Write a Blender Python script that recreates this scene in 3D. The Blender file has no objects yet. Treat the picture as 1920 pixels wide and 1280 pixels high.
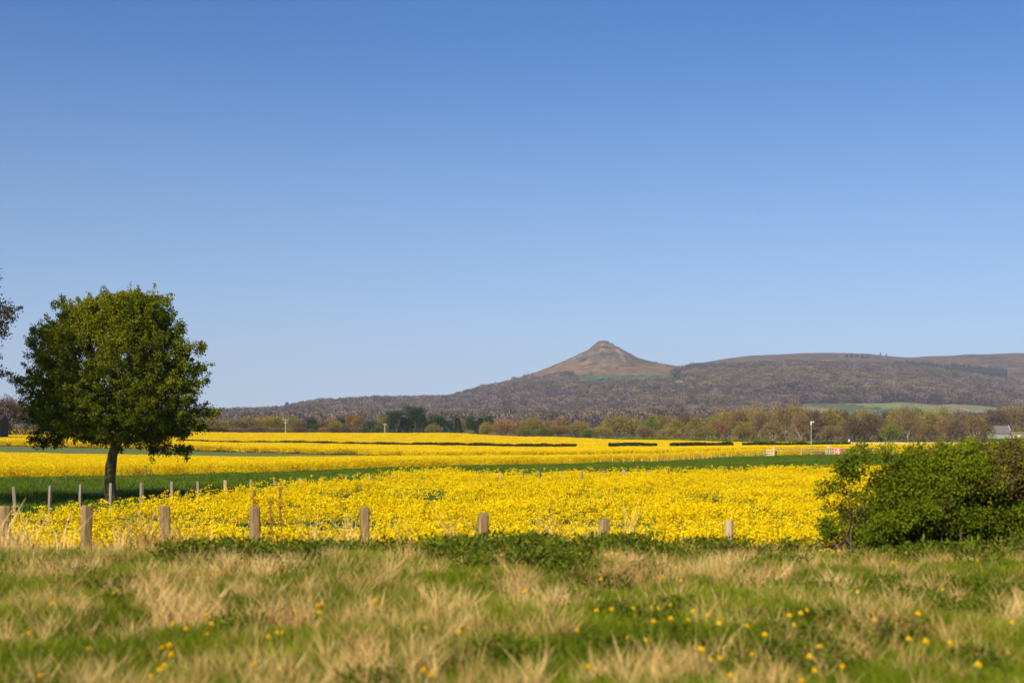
import bpy, math, random
import numpy as np
from mathutils import Vector, Matrix, Euler

# ------------------------------------------------------------------ camera, sky, sun
S = bpy.context.scene
C = S.collection
R = math.radians
CAM_Z = 2.8
FPX = 2666.7            # focal length in pixels of the 1920 wide photograph
HY = 812.0              # its horizon line
cam_d = bpy.data.cameras.new('camera'); cam = bpy.data.objects.new('camera', cam_d); C.objects.link(cam)
cam.location = (0, 0, CAM_Z); cam.rotation_euler = (R(90), 0, 0)
cam_d.lens = 50; cam_d.sensor_width = 36; cam_d.shift_y = (HY-640)/1920
cam_d.clip_start = 0.1; cam_d.clip_end = 60000
cam_d.dof.use_dof = True; cam_d.dof.focus_distance = 62; cam_d.dof.aperture_fstop = 1.9
S.camera = cam
SUN_EL, SUN_AZ = 28.0, 26.0          # azimuth: degrees to the left of straight behind the camera
sd = Vector((-math.sin(R(SUN_AZ))*math.cos(R(SUN_EL)), -math.cos(R(SUN_AZ))*math.cos(R(SUN_EL)), math.sin(R(SUN_EL))))
w = bpy.data.worlds.new('World'); S.world = w; w.use_nodes = True
nt = w.node_tree; nt.nodes.clear()
sky = nt.nodes.new('ShaderNodeTexSky'); sky.sky_type = 'NISHITA'; sky.sun_disc = False
sky.sun_elevation = R(SUN_EL); sky.sun_rotation = math.atan2(sd.x, sd.y)
sky.altitude = 2000; sky.air_density = 1.0; sky.dust_density = 0.0; sky.ozone_density = 6.0
bg = nt.nodes.new('ShaderNodeBackground'); bg.inputs[1].default_value = 0.098
wo = nt.nodes.new('ShaderNodeOutputWorld')
# clear spring air: the whole dome is tinted by height above the horizon
tcw = nt.nodes.new('ShaderNodeTexCoord'); spx = nt.nodes.new('ShaderNodeSeparateXYZ'); nt.links.new(tcw.outputs['Generated'], spx.inputs[0])
SKYT = [(0.0, (0.781, 0.798, 0.981)), (.02, (0.781, 0.798, 0.981)), (.064, (1.123, 0.928, 0.902)), (.18, (1.098, 1.063, 1.035)), (.28, (0.35, 0.79, 1.06)), (.6, (.6, .9, 1.15))]
SKR = nt.nodes.new('ShaderNodeValToRGB')
while len(SKR.color_ramp.elements) < len(SKYT): SKR.color_ramp.elements.new(.5)
for el_, (p_, c_) in zip(SKR.color_ramp.elements, SKYT): el_.position = p_; el_.color = (c_[0]/1.4, c_[1]/1.4, c_[2]/1.4, 1)
SKR.color_ramp.interpolation = 'B_SPLINE'
nt.links.new(spx.outputs[2], SKR.inputs[0])
smx = nt.nodes.new('ShaderNodeMix'); smx.data_type = 'RGBA'; smx.blend_type = 'MULTIPLY'; smx.inputs[0].default_value = 1
nt.links.new(sky.outputs[0], smx.inputs[6]); nt.links.new(SKR.outputs[0], smx.inputs[7]); nt.links.new(smx.outputs[2], bg.inputs[0]); nt.links.new(bg.outputs[0], wo.inputs[0])
sl = bpy.data.lights.new('sun', 'SUN'); sl.energy = 5.0; sl.angle = R(0.5); sl.color = (1.0, 0.89, 0.72)
so = bpy.data.objects.new('sun', sl); C.objects.link(so); so.rotation_euler = (-sd).to_track_quat('-Z', 'Y').to_euler()
so.location = sd*60
vs = S.view_settings; vs.view_transform = 'Standard'; vs.look = 'None'; vs.exposure = 0.6; vs.gamma = 1; vs.use_curve_mapping = False
S.cycles.max_bounces = 5; S.cycles.transparent_max_bounces = 8

rng = np.random.default_rng(7)
random.seed(5)

# ------------------------------------------------------------------ helpers
def tag(o, label=None, cat=None, group=None, kind=None):
    if label: o['label'] = label
    if cat: o['category'] = cat
    if group: o['group'] = group
    if kind: o['kind'] = kind
    return o

def empty(name, loc, rz=0.0, scale=(1, 1, 1)):
    o = bpy.data.objects.new(name, None); C.objects.link(o)
    o.location = loc; o.rotation_euler = (0, 0, rz); o.scale = scale; o.empty_display_size = .3
    return o

def link(name, me, parent=None):
    o = bpy.data.objects.new(name, me); C.objects.link(o)
    if parent is not None: o.parent = parent
    return o

def mesh(name, v, f, mats, mi=None, attrs=None, smooth=False):
    """v (N,3); f either (M,k) array or list of lists"""
    me = bpy.data.meshes.new(name)
    v = np.asarray(v, dtype=np.float32)
    if isinstance(f, np.ndarray):
        M, k = f.shape
        me.vertices.add(len(v)); me.vertices.foreach_set('co', v.ravel())
        me.loops.add(M*k); me.loops.foreach_set('vertex_index', f.ravel().astype(np.int32))
        me.polygons.add(M); me.polygons.foreach_set('loop_start', (np.arange(M)*k).astype(np.int32))
        me.update(calc_edges=True)
    else:
        me.from_pydata([tuple(map(float, p)) for p in v], [], [list(map(int, q)) for q in f]); me.update()
    for m in (mats if isinstance(mats, (list, tuple)) else [mats]): me.materials.append(m)
    if mi is not None: me.polygons.foreach_set('material_index', np.asarray(mi, dtype=np.int32))
    if smooth: me.polygons.foreach_set('use_smooth', np.ones(len(me.polygons), dtype=bool))
    for nm, (typ, dat) in (attrs or {}).items():
        a = me.attributes.new(nm, typ, 'POINT')
        dat = np.asarray(dat, dtype=np.float32)
        if typ == 'FLOAT_COLOR':
            if dat.shape[1] == 3: dat = np.concatenate([dat, np.ones((len(dat), 1), np.float32)], 1)
            a.data.foreach_set('color', dat.ravel())
        elif typ == 'FLOAT_VECTOR': a.data.foreach_set('vector', dat.ravel())
        else: a.data.foreach_set('value', dat.ravel())
    return me

class Geo:
    """collects triangles/quads as quads (tri repeats handled by separate list)"""
    def __init__(s): s.v = []; s.f = []; s.m = []; s.n = 0
    def add(s, v, f, m=0):
        s.v.append(np.asarray(v, float)); s.f += [[i+s.n for i in q] for q in f]; s.m += [m]*len(f); s.n += len(v)
    def box(s, c, h, m=0, rz=0.0, taper=1.0, skew=(0, 0)):
        c = np.asarray(c, float); x, y, z = h
        p = np.array([[-x,-y,-z],[x,-y,-z],[x,y,-z],[-x,y,-z],[-x*taper+skew[0],-y*taper+skew[1],z],[x*taper+skew[0],-y*taper+skew[1],z],[x*taper+skew[0],y*taper+skew[1],z],[-x*taper+skew[0],y*taper+skew[1],z]])
        if rz:
            cs, sn = math.cos(rz), math.sin(rz); p[:, :2] = p[:, :2] @ np.array([[cs, sn], [-sn, cs]])
        s.add(p+c, [[0,3,2,1],[4,5,6,7],[0,1,5,4],[1,2,6,5],[2,3,7,6],[3,0,4,7]], m)
    def tube(s, pts, rad, n=6, m=0, cap=True):
        pts = [Vector(p) for p in pts]; L = len(pts); vs_ = []
        ref = Vector((0.13, 0.97, 0.2))
        for i, p in enumerate(pts):
            t = (pts[min(i+1, L-1)]-pts[max(i-1, 0)])
            if t.length < 1e-9: t = Vector((0, 0, 1))
            t.normalize()
            a = t.cross(ref)
            if a.length < .05: a = t.cross(Vector((1, 0, 0)))
            a.normalize(); b = t.cross(a)
            for k in range(n):
                an = 2*math.pi*k/n
                vs_.append(p+(a*math.cos(an)+b*math.sin(an))*rad[i])
        f = []
        for i in range(L-1):
            for k in range(n):
                k2 = (k+1) % n
                f.append([i*n+k, i*n+k2, (i+1)*n+k2, (i+1)*n+k])
        if cap: f.append([(L-1)*n+k for k in range(n)]); f.append([k for k in range(n)][::-1])
        s.add([tuple(p) for p in vs_], f, m)
    def mesh(s, name, mats, smooth=False, attrs=None):
        return mesh(name, np.concatenate(s.v), s.f, mats, s.m, attrs, smooth)

def hsh(ix, iy, seed):
    n = (ix.astype(np.int64)*374761393 + iy.astype(np.int64)*668265263 + seed*974634777) & 0xffffffff
    n = ((n ^ (n >> 13))*1274126177) & 0xffffffff
    n = (n ^ (n >> 16)) & 0xffffffff
    return n/4294967295.0
def vn(x, y, sc=1.0, seed=0):
    x = np.asarray(x, float)/sc; y = np.asarray(y, float)/sc
    ix = np.floor(x); iy = np.floor(y); fx = x-ix; fy = y-iy
    fx = fx*fx*(3-2*fx); fy = fy*fy*(3-2*fy)
    a = hsh(ix, iy, seed); b = hsh(ix+1, iy, seed); c = hsh(ix, iy+1, seed); d = hsh(ix+1, iy+1, seed)
    return (a*(1-fx)+b*fx)*(1-fy)+(c*(1-fx)+d*fx)*fy
def fbm(x, y, sc=1.0, seed=0, o=4):
    s = 0; a = .5; t = 0
    for i in range(o):
        s = s+a*vn(x, y, sc/2**i, seed+i*17); t += a; a *= .5
    return s/t
def sstep(a, b, x):
    t = np.clip((x-a)/(b-a), 0, 1); return t*t*(3-2*t)

# ------------------------------------------------------------------ materials
def newmat(name):
    m = bpy.data.materials.new(name); m.use_nodes = True; m.node_tree.nodes.clear(); return m, m.node_tree
def N(nt, t, **kw):
    n = nt.nodes.new(t)
    for k, v in kw.items():
        if k.startswith('i_'):
            n.inputs[int(k[2:]) if k[2:].isdigit() else k[2:]].default_value = v
        else: setattr(n, k, v)
    return n
def ramp(nt, src, stops):
    r = N(nt, 'ShaderNodeValToRGB'); e = r.color_ramp.elements
    while len(e) < len(stops): e.new(0.5)
    for el, (p, c) in zip(e, stops): el.position = p; el.color = (*c, 1)
    nt.links.new(src, r.inputs[0]); return r.outputs[0]
def mixc(nt, a, b, fac, mode='MIX'):
    m = N(nt, 'ShaderNodeMix', data_type='RGBA', blend_type=mode)
    for sock, v in ((m.inputs[6], a), (m.inputs[7], b), (m.inputs[0], fac)):
        if isinstance(v, (tuple, list)): sock.default_value = (*v, 1) if len(v) == 3 else v
        elif isinstance(v, (int, float)): sock.default_value = v
        else: nt.links.new(v, sock)
    return m.outputs[2]
def out_principled(nt, col, rough=.8, spec=.2, bump=None, trans=0.0, metal=0.0):
    p = N(nt, 'ShaderNodeBsdfPrincipled')
    if isinstance(col, tuple): p.inputs['Base Color'].default_value = (*col, 1)
    else: nt.links.new(col, p.inputs['Base Color'])
    p.inputs['Roughness'].default_value = rough; p.inputs['Specular IOR Level'].default_value = spec*(.3 if trans > 0 else 1); p.inputs['Metallic'].default_value = metal
    if bump is not None:
        b = N(nt, 'ShaderNodeBump'); b.inputs['Strength'].default_value = bump[1]; b.inputs['Distance'].default_value = bump[2]
        nt.links.new(bump[0], b.inputs['Height']); nt.links.new(b.outputs[0], p.inputs['Normal'])
    o = N(nt, 'ShaderNodeOutputMaterial'); s = p.outputs[0]
    if trans > 0:
        t = N(nt, 'ShaderNodeBsdfTranslucent')
        if isinstance(col, tuple): t.inputs[0].default_value = (*col, 1)
        else: nt.links.new(col, t.inputs[0])
        mx = N(nt, 'ShaderNodeMixShader'); mx.inputs[0].default_value = trans
        nt.links.new(s, mx.inputs[1]); nt.links.new(t.outputs[0], mx.inputs[2]); s = mx.outputs[0]
    nt.links.new(s, o.inputs[0])
def leafmat(name, stops, trans=.3, rough=.6, spec=.25, inst='obj', noise=None):
    """colour by per-leaf value 'rnd' (vertex attribute) plus a per-tree shift"""
    m, nt = newmat(name)
    a = N(nt, 'ShaderNodeAttribute', attribute_name='rnd')
    v = a.outputs['Fac']
    oi = N(nt, 'ShaderNodeObjectInfo')
    mm = N(nt, 'ShaderNodeMath', operation='MULTIPLY_ADD'); mm.inputs[1].default_value = .35 if not name.startswith('wood') else 1.1; mm.inputs[2].default_value = -.17 if not name.startswith('wood') else -.55
    nt.links.new(oi.outputs['Random'], mm.inputs[0])
    ad = N(nt, 'ShaderNodeMath', operation='ADD', use_clamp=True); nt.links.new(v, ad.inputs[0]); nt.links.new(mm.outputs[0], ad.inputs[1])
    src = ad.outputs[0]
    if noise:
        g = N(nt, 'ShaderNodeNewGeometry'); nz = N(nt, 'ShaderNodeTexNoise'); nz.inputs['Scale'].default_value = noise; nz.inputs['Detail'].default_value = 2
        nt.links.new(g.outputs['Position'], nz.inputs['Vector'])
        m2 = N(nt, 'ShaderNodeMath', operation='MULTIPLY_ADD'); m2.inputs[1].default_value = 1.4; m2.inputs[2].default_value = -.7
        nt.links.new(nz.outputs[0], m2.inputs[0])
        a2 = N(nt, 'ShaderNodeMath', operation='ADD', use_clamp=True); nt.links.new(src, a2.inputs[0]); nt.links.new(m2.outputs[0], a2.inputs[1]); src = a2.outputs[0]
    c = ramp(nt, src, stops)
    out_principled(nt, c, rough, spec, trans=trans)
    return m
def noisemat(name, stops, scale=4.0, stretch=(1, 1, 1), rough=.85, spec=.15, bump=.3, bd=.01, obj=True, detail=6, metal=0.0):
    m, nt = newmat(name)
    tc = N(nt, 'ShaderNodeTexCoord'); mp = N(nt, 'ShaderNodeMapping'); mp.inputs['Scale'].default_value = stretch
    nt.links.new(tc.outputs['Object'], mp.inputs[0])
    oi = N(nt, 'ShaderNodeObjectInfo'); va = N(nt, 'ShaderNodeVectorMath', operation='ADD')
    sc_ = N(nt, 'ShaderNodeVectorMath', operation='SCALE'); sc_.inputs[0].default_value = (37, 21, 53); nt.links.new(oi.outputs['Random'], sc_.inputs['Scale'])
    nt.links.new(mp.outputs[0], va.inputs[0]); nt.links.new(sc_.outputs[0], va.inputs[1])
    nz = N(nt, 'ShaderNodeTexNoise'); nz.inputs['Scale'].default_value = scale; nz.inputs['Detail'].default_value = detail; nz.inputs['Roughness'].default_value = .62
    nt.links.new(va.outputs[0], nz.inputs['Vector'])
    c = ramp(nt, nz.outputs[0], stops)
    out_principled(nt, c, rough, spec, bump=(nz.outputs[0], bump, bd), metal=metal)
    return m
def colmat(name, scale=1.0, amt=.35, bump=.5, bd=.05, rough=.95):
    """surface colour from the mesh's own cover map, broken up by noise"""
    m, nt = newmat(name)
    a = N(nt, 'ShaderNodeAttribute', attribute_name='cover')
    g = N(nt, 'ShaderNodeNewGeometry')
    nz = N(nt, 'ShaderNodeTexNoise'); nz.inputs['Scale'].default_value = scale; nz.inputs['Detail'].default_value = 8; nz.inputs['Roughness'].default_value = .65
    nt.links.new(g.outputs['Position'], nz.inputs['Vector'])
    c2 = ramp(nt, nz.outputs[0], [(.25, (1-amt,)*3), (.75, (1+amt,)*3)])
    c = mixc(nt, a.outputs['Color'], c2, 1.0, 'MULTIPLY')
    out_principled(nt, c, rough, .1, bump=(nz.outputs[0], bump, bd))
    return m

M = {}
M['ground'] = colmat('ground', 3.0, .35, .4, .05)
M['hill'] = colmat('hill', 0.035, .4, .8, 3.0)
M['rape_flower'] = leafmat('rape_flower', [(0, (0.701, 0.465, 0.002)), (.5, (0.836, 0.612, 0.003)), (1, (0.904, 0.714, 0.006))], trans=.35, rough=.6, spec=.1)
M['rape_green'] = leafmat('rape_green', [(0, (.05, .10, .02)), (.6, (.11, .18, .03)), (1, (.17, .24, .05))], trans=.25)
M['rape_glaucous'] = leafmat('rape_glaucous', [(0, (.05, .10, .05)), (.6, (.09, .15, .07)), (1, (.14, .20, .10))], trans=.2)
M['grass'] = leafmat('grass', [(0, (.06, .095, .004)), (.5, (.17, .225, .008)), (1, (.32, .35, .02))], trans=.4, noise=.45)
M['lush'] = leafmat('lush', [(0, (0.034, 0.052, 0.003)), (.5, (0.081, 0.114, 0.006)), (1, (0.149, 0.171, 0.012))], trans=.25)
M['meadow'] = leafmat('meadow', [(0, (0.044, 0.081, 0.005)), (.5, (0.081, 0.138, 0.007)), (1, (0.138, 0.188, 0.015))], trans=.25, noise=.15)
M['straw'] = leafmat('straw', [(0, (0.294, 0.183, 0.050)), (.5, (0.612, 0.411, 0.133)), (1, (0.880, 0.635, 0.256))], trans=.35, rough=.7, noise=.6)
M['maple'] = leafmat('maple', [(0, (.036, .055, .002)), (.45, (.115, .14, .004)), (.8, (.195, .215, .006)), (1, (.235, .215, .010))], trans=.42, noise=.5)
M['hedge_leaf'] = leafmat('hedge_leaf', [(0, (0.056, 0.085, 0.003)), (.5, (0.146, 0.189, 0.006)), (.85, (0.224, 0.256, 0.011)), (1, (0.314, 0.256, 0.022))], trans=.4, noise=.9)
M['hedge_brown'] = leafmat('hedge_brown', [(0, (.05, .03, .014)), (.6, (.10, .075, .02)), (1, (.15, .10, .03))], trans=.15)
M['grey_leaf'] = leafmat('grey_leaf', [(0, (0.015, 0.018, 0.011)), (.6, (0.041, 0.045, 0.022)), (1, (0.098, 0.083, 0.053))], trans=.2)
M['bark'] = noisemat('bark', [(.3, (0.043, 0.031, 0.015)), (.48, (0.118, 0.087, 0.037)), (.62, (0.198, 0.155, 0.043)), (.75, (0.186, 0.161, 0.112))], 5, (1, 1, .35), bump=.9, bd=.04)
M['twig'] = noisemat('twig', [(.3, (.07, .05, .035)), (.7, (.14, .10, .06))], 9)
M['pale_bark'] = noisemat('pale_bark', [(.3, (.20, .155, .10)), (.7, (.42, .34, .24))], 3)
M['dark_bark'] = noisemat('dark_bark', [(.3, (.045, .03, .025)), (.7, (.10, .075, .055))], 3)
M['post_wood'] = noisemat('post_wood', [(.25, (0.113, 0.067, 0.029)), (.5, (0.233, 0.151, 0.070)), (.75, (0.353, 0.248, 0.128))], 6, (9, 9, .8), bump=.8, bd=.012)
M['post_pale'] = noisemat('post_pale', [(.25, (0.303, 0.217, 0.109)), (.75, (0.477, 0.361, 0.196))], 6, (9, 9, .8), bump=.5, bd=.008)
M['post_grey'] = noisemat('post_grey', [(.25, (0.112, 0.088, 0.064)), (.75, (0.288, 0.240, 0.176))], 5, (9, 9, .8), bump=.6, bd=.01)
M['wire'] = noisemat('wire', [(.3, (0.100, 0.096, 0.088)), (.7, (0.152, 0.144, 0.132))], 20, metal=.6, rough=.5)
M['pale_wood'] = noisemat('pale_wood', [(.25, (0.408, 0.315, 0.187)), (.75, (0.612, 0.510, 0.340))], 4, (6, 6, 1))
M['white_paint'] = noisemat('white_paint', [(.3, (0.475, 0.475, 0.461)), (.7, (0.590, 0.590, 0.576))], 5, bump=.05)
M['galv'] = noisemat('galv', [(.3, (0.220, 0.220, 0.215)), (.7, (0.303, 0.303, 0.292))], 6, rough=.55, spec=.4, bump=.1)
M['stone'] = noisemat('stone', [(.3, (0.186, 0.127, 0.088)), (.7, (0.285, 0.209, 0.156))], 3)
M['red'] = noisemat('red', [(.3, (.55, .06, .05)), (.7, (.68, .10, .08))], 6, bump=.05)
M['roof'] = noisemat('roof', [(.3, (0.120, 0.098, 0.098)), (.7, (0.188, 0.158, 0.158))], 6, (1, 6, 1))
M['green_wall'] = noisemat('green_wall', [(.3, (0.210, 0.259, 0.196)), (.7, (0.280, 0.322, 0.245))], 3)
M['dark_wood'] = noisemat('dark_wood', [(.3, (.012, .012, .013)), (.7, (.045, .042, .04))], 4, (8, 8, 1))
M['glass'] = noisemat('glass', [(.3, (.02, .03, .04)), (.7, (.05, .06, .07))], 2, rough=.1, spec=.6, bump=.02)
M['dandelion'] = leafmat('dandelion', [(0, (.85, .52, .004)), (1, (.95, .70, .008))], trans=.2)
M['stem'] = noisemat('stem', [(.3, (.10, .15, .04)), (.7, (.20, .22, .08))], 20)
M['dock'] = noisemat('dock', [(.3, (.13, .05, .02)), (.7, (.26, .11, .04))], 20)
M['black'] = noisemat('black', [(.3, (.01, .01, .01)), (.7, (.03, .03, .03))], 8)
M['soil'] = noisemat('soil', [(.3, (.10, .08, .04)), (.7, (.18, .14, .08))], 8)
M['conifer'] = leafmat('conifer', [(0, (.012, .028, .014)), (.6, (.028, .055, .022)), (1, (.055, .085, .03))], trans=.1)
TWIGC = {
 'olive': [(0, (0.119, 0.093, 0.024)), (.5, (0.226, 0.180, 0.044)), (1, (0.333, 0.269, 0.066))],
 'brown': [(0, (0.113, 0.075, 0.032)), (.5, (0.202, 0.140, 0.057)), (1, (0.297, 0.210, 0.088))],
 'russet': [(0, (0.143, 0.075, 0.031)), (.5, (0.256, 0.146, 0.057)), (1, (0.345, 0.210, 0.088))],
 'purple': [(0, (0.077, 0.053, 0.032)), (.5, (0.137, 0.093, 0.055)), (1, (0.202, 0.140, 0.079))],
 'green': [(0, (0.071, 0.087, 0.013)), (.5, (0.143, 0.164, 0.027)), (1, (0.214, 0.233, 0.044))],
}
for k, st in TWIGC.items(): M['tw_'+k] = leafmat('twigs_'+k, st, trans=.15, rough=.8, spec=.08)

# ------------------------------------------------------------------ the lie of the land
COLS = np.array([-500, 0, 240, 480, 820, 1000, 1200, 1430, 1600, 1900, 2500], float)
def zpy(py, D, off=0.0): return CAM_Z + (HY-np.asarray(py, float))/FPX*np.asarray(D, float) - off
# boundary distances by column
B0 = np.array([29, 30, 33, 42, 57, 63, 67, 70, 72, 76, 80], float)          # back edge of the near crop
B1 = np.array([100, 105, 115, 125, 150, 170, 176, 188, 192, 196, 200], float)     # front edge of the middle crop
B1y = np.array([900, 899, 895, 888, 876, 872, 867, 855.5, 852, 850, 848], float)
B2 = np.array([200, 200, 200, 200, 214, 217, 222, 226, 230, 232, 232], float)     # its back edge
B2y = np.array([846, 848, 852, 856, 854, 853, 851, 846, 842, 841, 840], float)  # crop tops there
B3 = np.array([256, 250, 246, 240, 222, 221, 225.5, 229.5, 233.5, 236, 236], float)   # front of the upper crop
B3y = np.array([834, 835.5, 841, 848, 858, 857, 855, 850, 846, 845, 844], float)
B4 = np.full(11, 300.0)
B4y = np.array([818, 820, 824, 829, 834, 837.5, 836.5, 834.5, 833.5, 833, 833], float)   # crop tops in front of the low hedges
B5 = np.full(11, 420.0)
B5y = np.array([804, 805, 807, 811, 811.5, 818.5, 824.5, 829, 830.5, 831, 831], float)   # crop tops on the crest
CROP = 1.0
Dn = []; Zn = []
for i in range(len(COLS)):
    d = [-60, 0, 16.2, 17.5, 21.5, 30, 50, 56, 80, B1[i], B2[i], B3[i], 300, 420, 470, 620]
    z1 = zpy(B1y[i], B1[i])
    z = [1.45, 1.32, 1.32, .85, .02, 0, .18 if i < 5 else .05, .25 if i < 5 else 0, .1*(i < 5), z1, zpy(B2y[i], B2[i], CROP), zpy(B3y[i], B3[i]), zpy(B4y[i], 300, CROP), zpy(B5y[i], 420, CROP), zpy(B5y[i], 420, CROP)-.8, 1.0]
    Dn.append(d); Zn.append(z)
Dn = np.array(Dn); Zn = np.array(Zn)
def colf(arr, px): return np.interp(px, COLS, arr)
def px_of(x, y): return 960+FPX*np.asarray(x, float)/np.maximum(np.asarray(y, float), 8.0)
def X_at(px, D): return (np.asarray(px, float)-960)/FPX*D
def ground_z(x, y):
    x = np.asarray(x, float); y = np.asarray(y, float)
    px = np.clip(px_of(x, y), COLS[0], COLS[-1])
    # fractional column then blend the two profile interpolations at normalised depth
    ci = np.clip(np.searchsorted(COLS, px)-1, 0, len(COLS)-2); t = (px-COLS[ci])/(COLS[ci+1]-COLS[ci]); t = t*t*(3-2*t)
    # blended profile nodes
    out = np.zeros_like(px)
    K = Dn.shape[1]
    da = Dn[ci]*(1-t)[..., None]+Dn[ci+1]*t[..., None]
    za = Zn[ci]*(1-t)[..., None]+Zn[ci+1]*t[..., None]
    yy = np.clip(y, -60, 620)
    k = np.zeros(px.shape, int)
    for j in range(1, K-1): k += (yy >= da[..., j]).astype(int)
    ii = np.indices(px.shape)
    d0 = np.take_along_axis(da, k[..., None], -1)[..., 0]; d1 = np.take_along_axis(da, k[..., None]+1, -1)[..., 0]
    z0 = np.take_along_axis(za, k[..., None], -1)[..., 0]; z1 = np.take_along_axis(za, k[..., None]+1, -1)[..., 0]
    u = np.clip((yy-d0)/np.maximum(d1-d0, 1e-3), 0, 1)
    z = z0+(z1-z0)*u
    amp = np.clip(1-np.abs(y-8)/30, 0, 1)
    z = z + amp*(.13*(fbm(x, y, 2.3, 3)-.5)*2+.09*(fbm(x, y, .7, 4, 2)-.5)*(np.abs(y-10) < 7)) + np.clip(y/120, 0, 1)*.06*(fbm(x, y, 9, 5)-.5)
    return z
def gz(x, y): return float(ground_z(np.array([x]), np.array([y]))[0])
def at(px, D, py=None):
    """a spot of the land D metres away in the direction px; z of the land, or of the height py"""
    x = float(X_at(px, D)); return Vector((x, D, gz(x, D) if py is None else float(zpy(py, D))))

# ground sheet
rows = np.concatenate([np.linspace(-60, 4, 14), np.geomspace(5, 620, 230)])
tt = np.linspace(-1, 1, 181)
YY, TT = np.meshgrid(rows, tt, indexing='ij')
XX = TT*(34+.62*np.maximum(YY, 0))
ZZ = ground_z(XX, YY)
PX = px_of(XX, YY)
def gridfaces(nr, nc):
    i = np.arange(nr-1)[:, None]*nc+np.arange(nc-1)[None, :]
    i = i.ravel(); return np.stack([i, i+1, i+nc+1, i+nc], 1)
def zone_col(PX, YY):
    col = np.zeros(PX.shape+(3,))
    g1 = np.array([.055, .095, .008]); gr = np.array([.05, .07, .016]); cropfloor = np.array([.07, .12, .02]); far = np.array([.06, .105, .02]); strip = np.array([.13, .17, .045])
    col[:] = gr
    b0 = colf(B0, PX); b1 = colf(B1, PX); b2 = colf(B2, PX); b3 = colf(B3, PX)
    m = (YY > 20) & (YY < b0); col[m] = cropfloor
    m = (YY >= b0) & (YY < b1); col[m] = g1
    m = (YY >= b1); col[m] = np.array([.16, .17, .02])
    m = (YY >= b2) & (YY < b3); col[m] = strip
    m = (YY > 424); col[m] = far
    return col
cc = zone_col(PX, YY); cc *= (0.8+.4*fbm(XX, YY, 3.0, 9))[..., None]
me = mesh('ground', np.stack([XX, YY, ZZ], -1).reshape(-1, 3), gridfaces(*XX.shape), M['ground'], attrs={'cover': ('FLOAT_COLOR', cc.reshape(-1, 3))}, smooth=True)
tag(link('ground', me), 'grassy farmland with a raised verge, green margins and gently rolling fields', kind='structure')

# ------------------------------------------------------------------ hills
HC = np.array([-800, 0, 400, 520, 600, 700, 860, 940, 1080, 1280, 1500, 1700, 1920, 2700], float)
HD = np.array([600, 1000, 1500, 1950, 2400, 2900, 3300, 3600, 4200, 4800, 5600, 7000], float)
HPY = np.array([
 # -800  0    400  520  600  700  860  940  1080 1280 1500 1700 1920 2700
 [820, 820, 820, 820, 820, 820, 820, 820, 820, 820, 820, 820, 820, 820],
 [806, 806, 806, 806, 806, 806, 806, 806, 806, 806, 806, 806, 806, 806],
 [800, 799, 798, 798, 797, 797, 797, 797, 795, 792, 789, 789, 790, 792],
 [795, 794, 793, 791, 789, 788, 787, 787, 784, 779, 776, 776, 781, 785],
 [791, 790, 789, 784, 778, 775, 774, 773, 768, 761, 756, 756, 768, 775],
 [788, 787, 785, 777, 762, 757.5, 757, 745, 728, 722, 716, 722, 742, 752],
 [790, 790, 788, 784, 766, 758, 756, 734, 707, 702, 697, 702, 729, 740],
 [794, 794, 792, 790, 785, 782, 776, 740, 712, 697, 686, 695, 725, 735],
 [800, 800, 799, 797, 795, 793, 790, 760, 722, 698, 691, 697, 712, 716],
 [803, 803, 802, 800, 799, 798, 796, 775, 730, 687.5, 667, 671, 667.5, 668],
 [808, 808, 808, 806, 806, 806, 804, 795, 750, 712, 690, 694, 692, 692],
 [811, 811, 811, 811, 811, 811, 811, 808, 790, 770, 760, 760, 760, 760]], float)
HZ = zpy(HPY, HD[:, None])
HZ[0, :] = 1.0
def lerp_idx(g, v):
    i = np.clip(np.searchsorted(g, v)-1, 0, len(g)-2); t = np.clip((v-g[i])/(g[i+1]-g[i]), 0, 1); return i, t
ridge_px = np.array([1230, 1279, 1310, 1355, 1394, 1420, 1500, 1580, 1640, 1700, 1800, 1860, 1920, 2500], float)
ridge_py = np.array([695, 688, 683, 674.5, 670, 668, 666, 665, 667, 670, 670, 669, 666, 665], float)
R0 = 3500/FPX
prof_r = np.array([0, 7, 19, 34, 65, 86, 107, 147, 200, 300, 420, 4000])*R0
prof_ry = np.array([638, 638.5, 646, 654.4, 671, 677, 682.5, 688.5, 695, 712, 745, 2400], float)
prof_l = np.array([0, 10, 28.5, 49, 74, 107, 144, 177, 205, 228, 270, 400, 4000])*R0
prof_ly = np.array([638, 639.5, 655.4, 666, 677, 691, 703, 714, 724, 736, 749, 800, 2400], float)
CX0, CY0 = (1131-960)*R0, 3500.0
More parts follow.
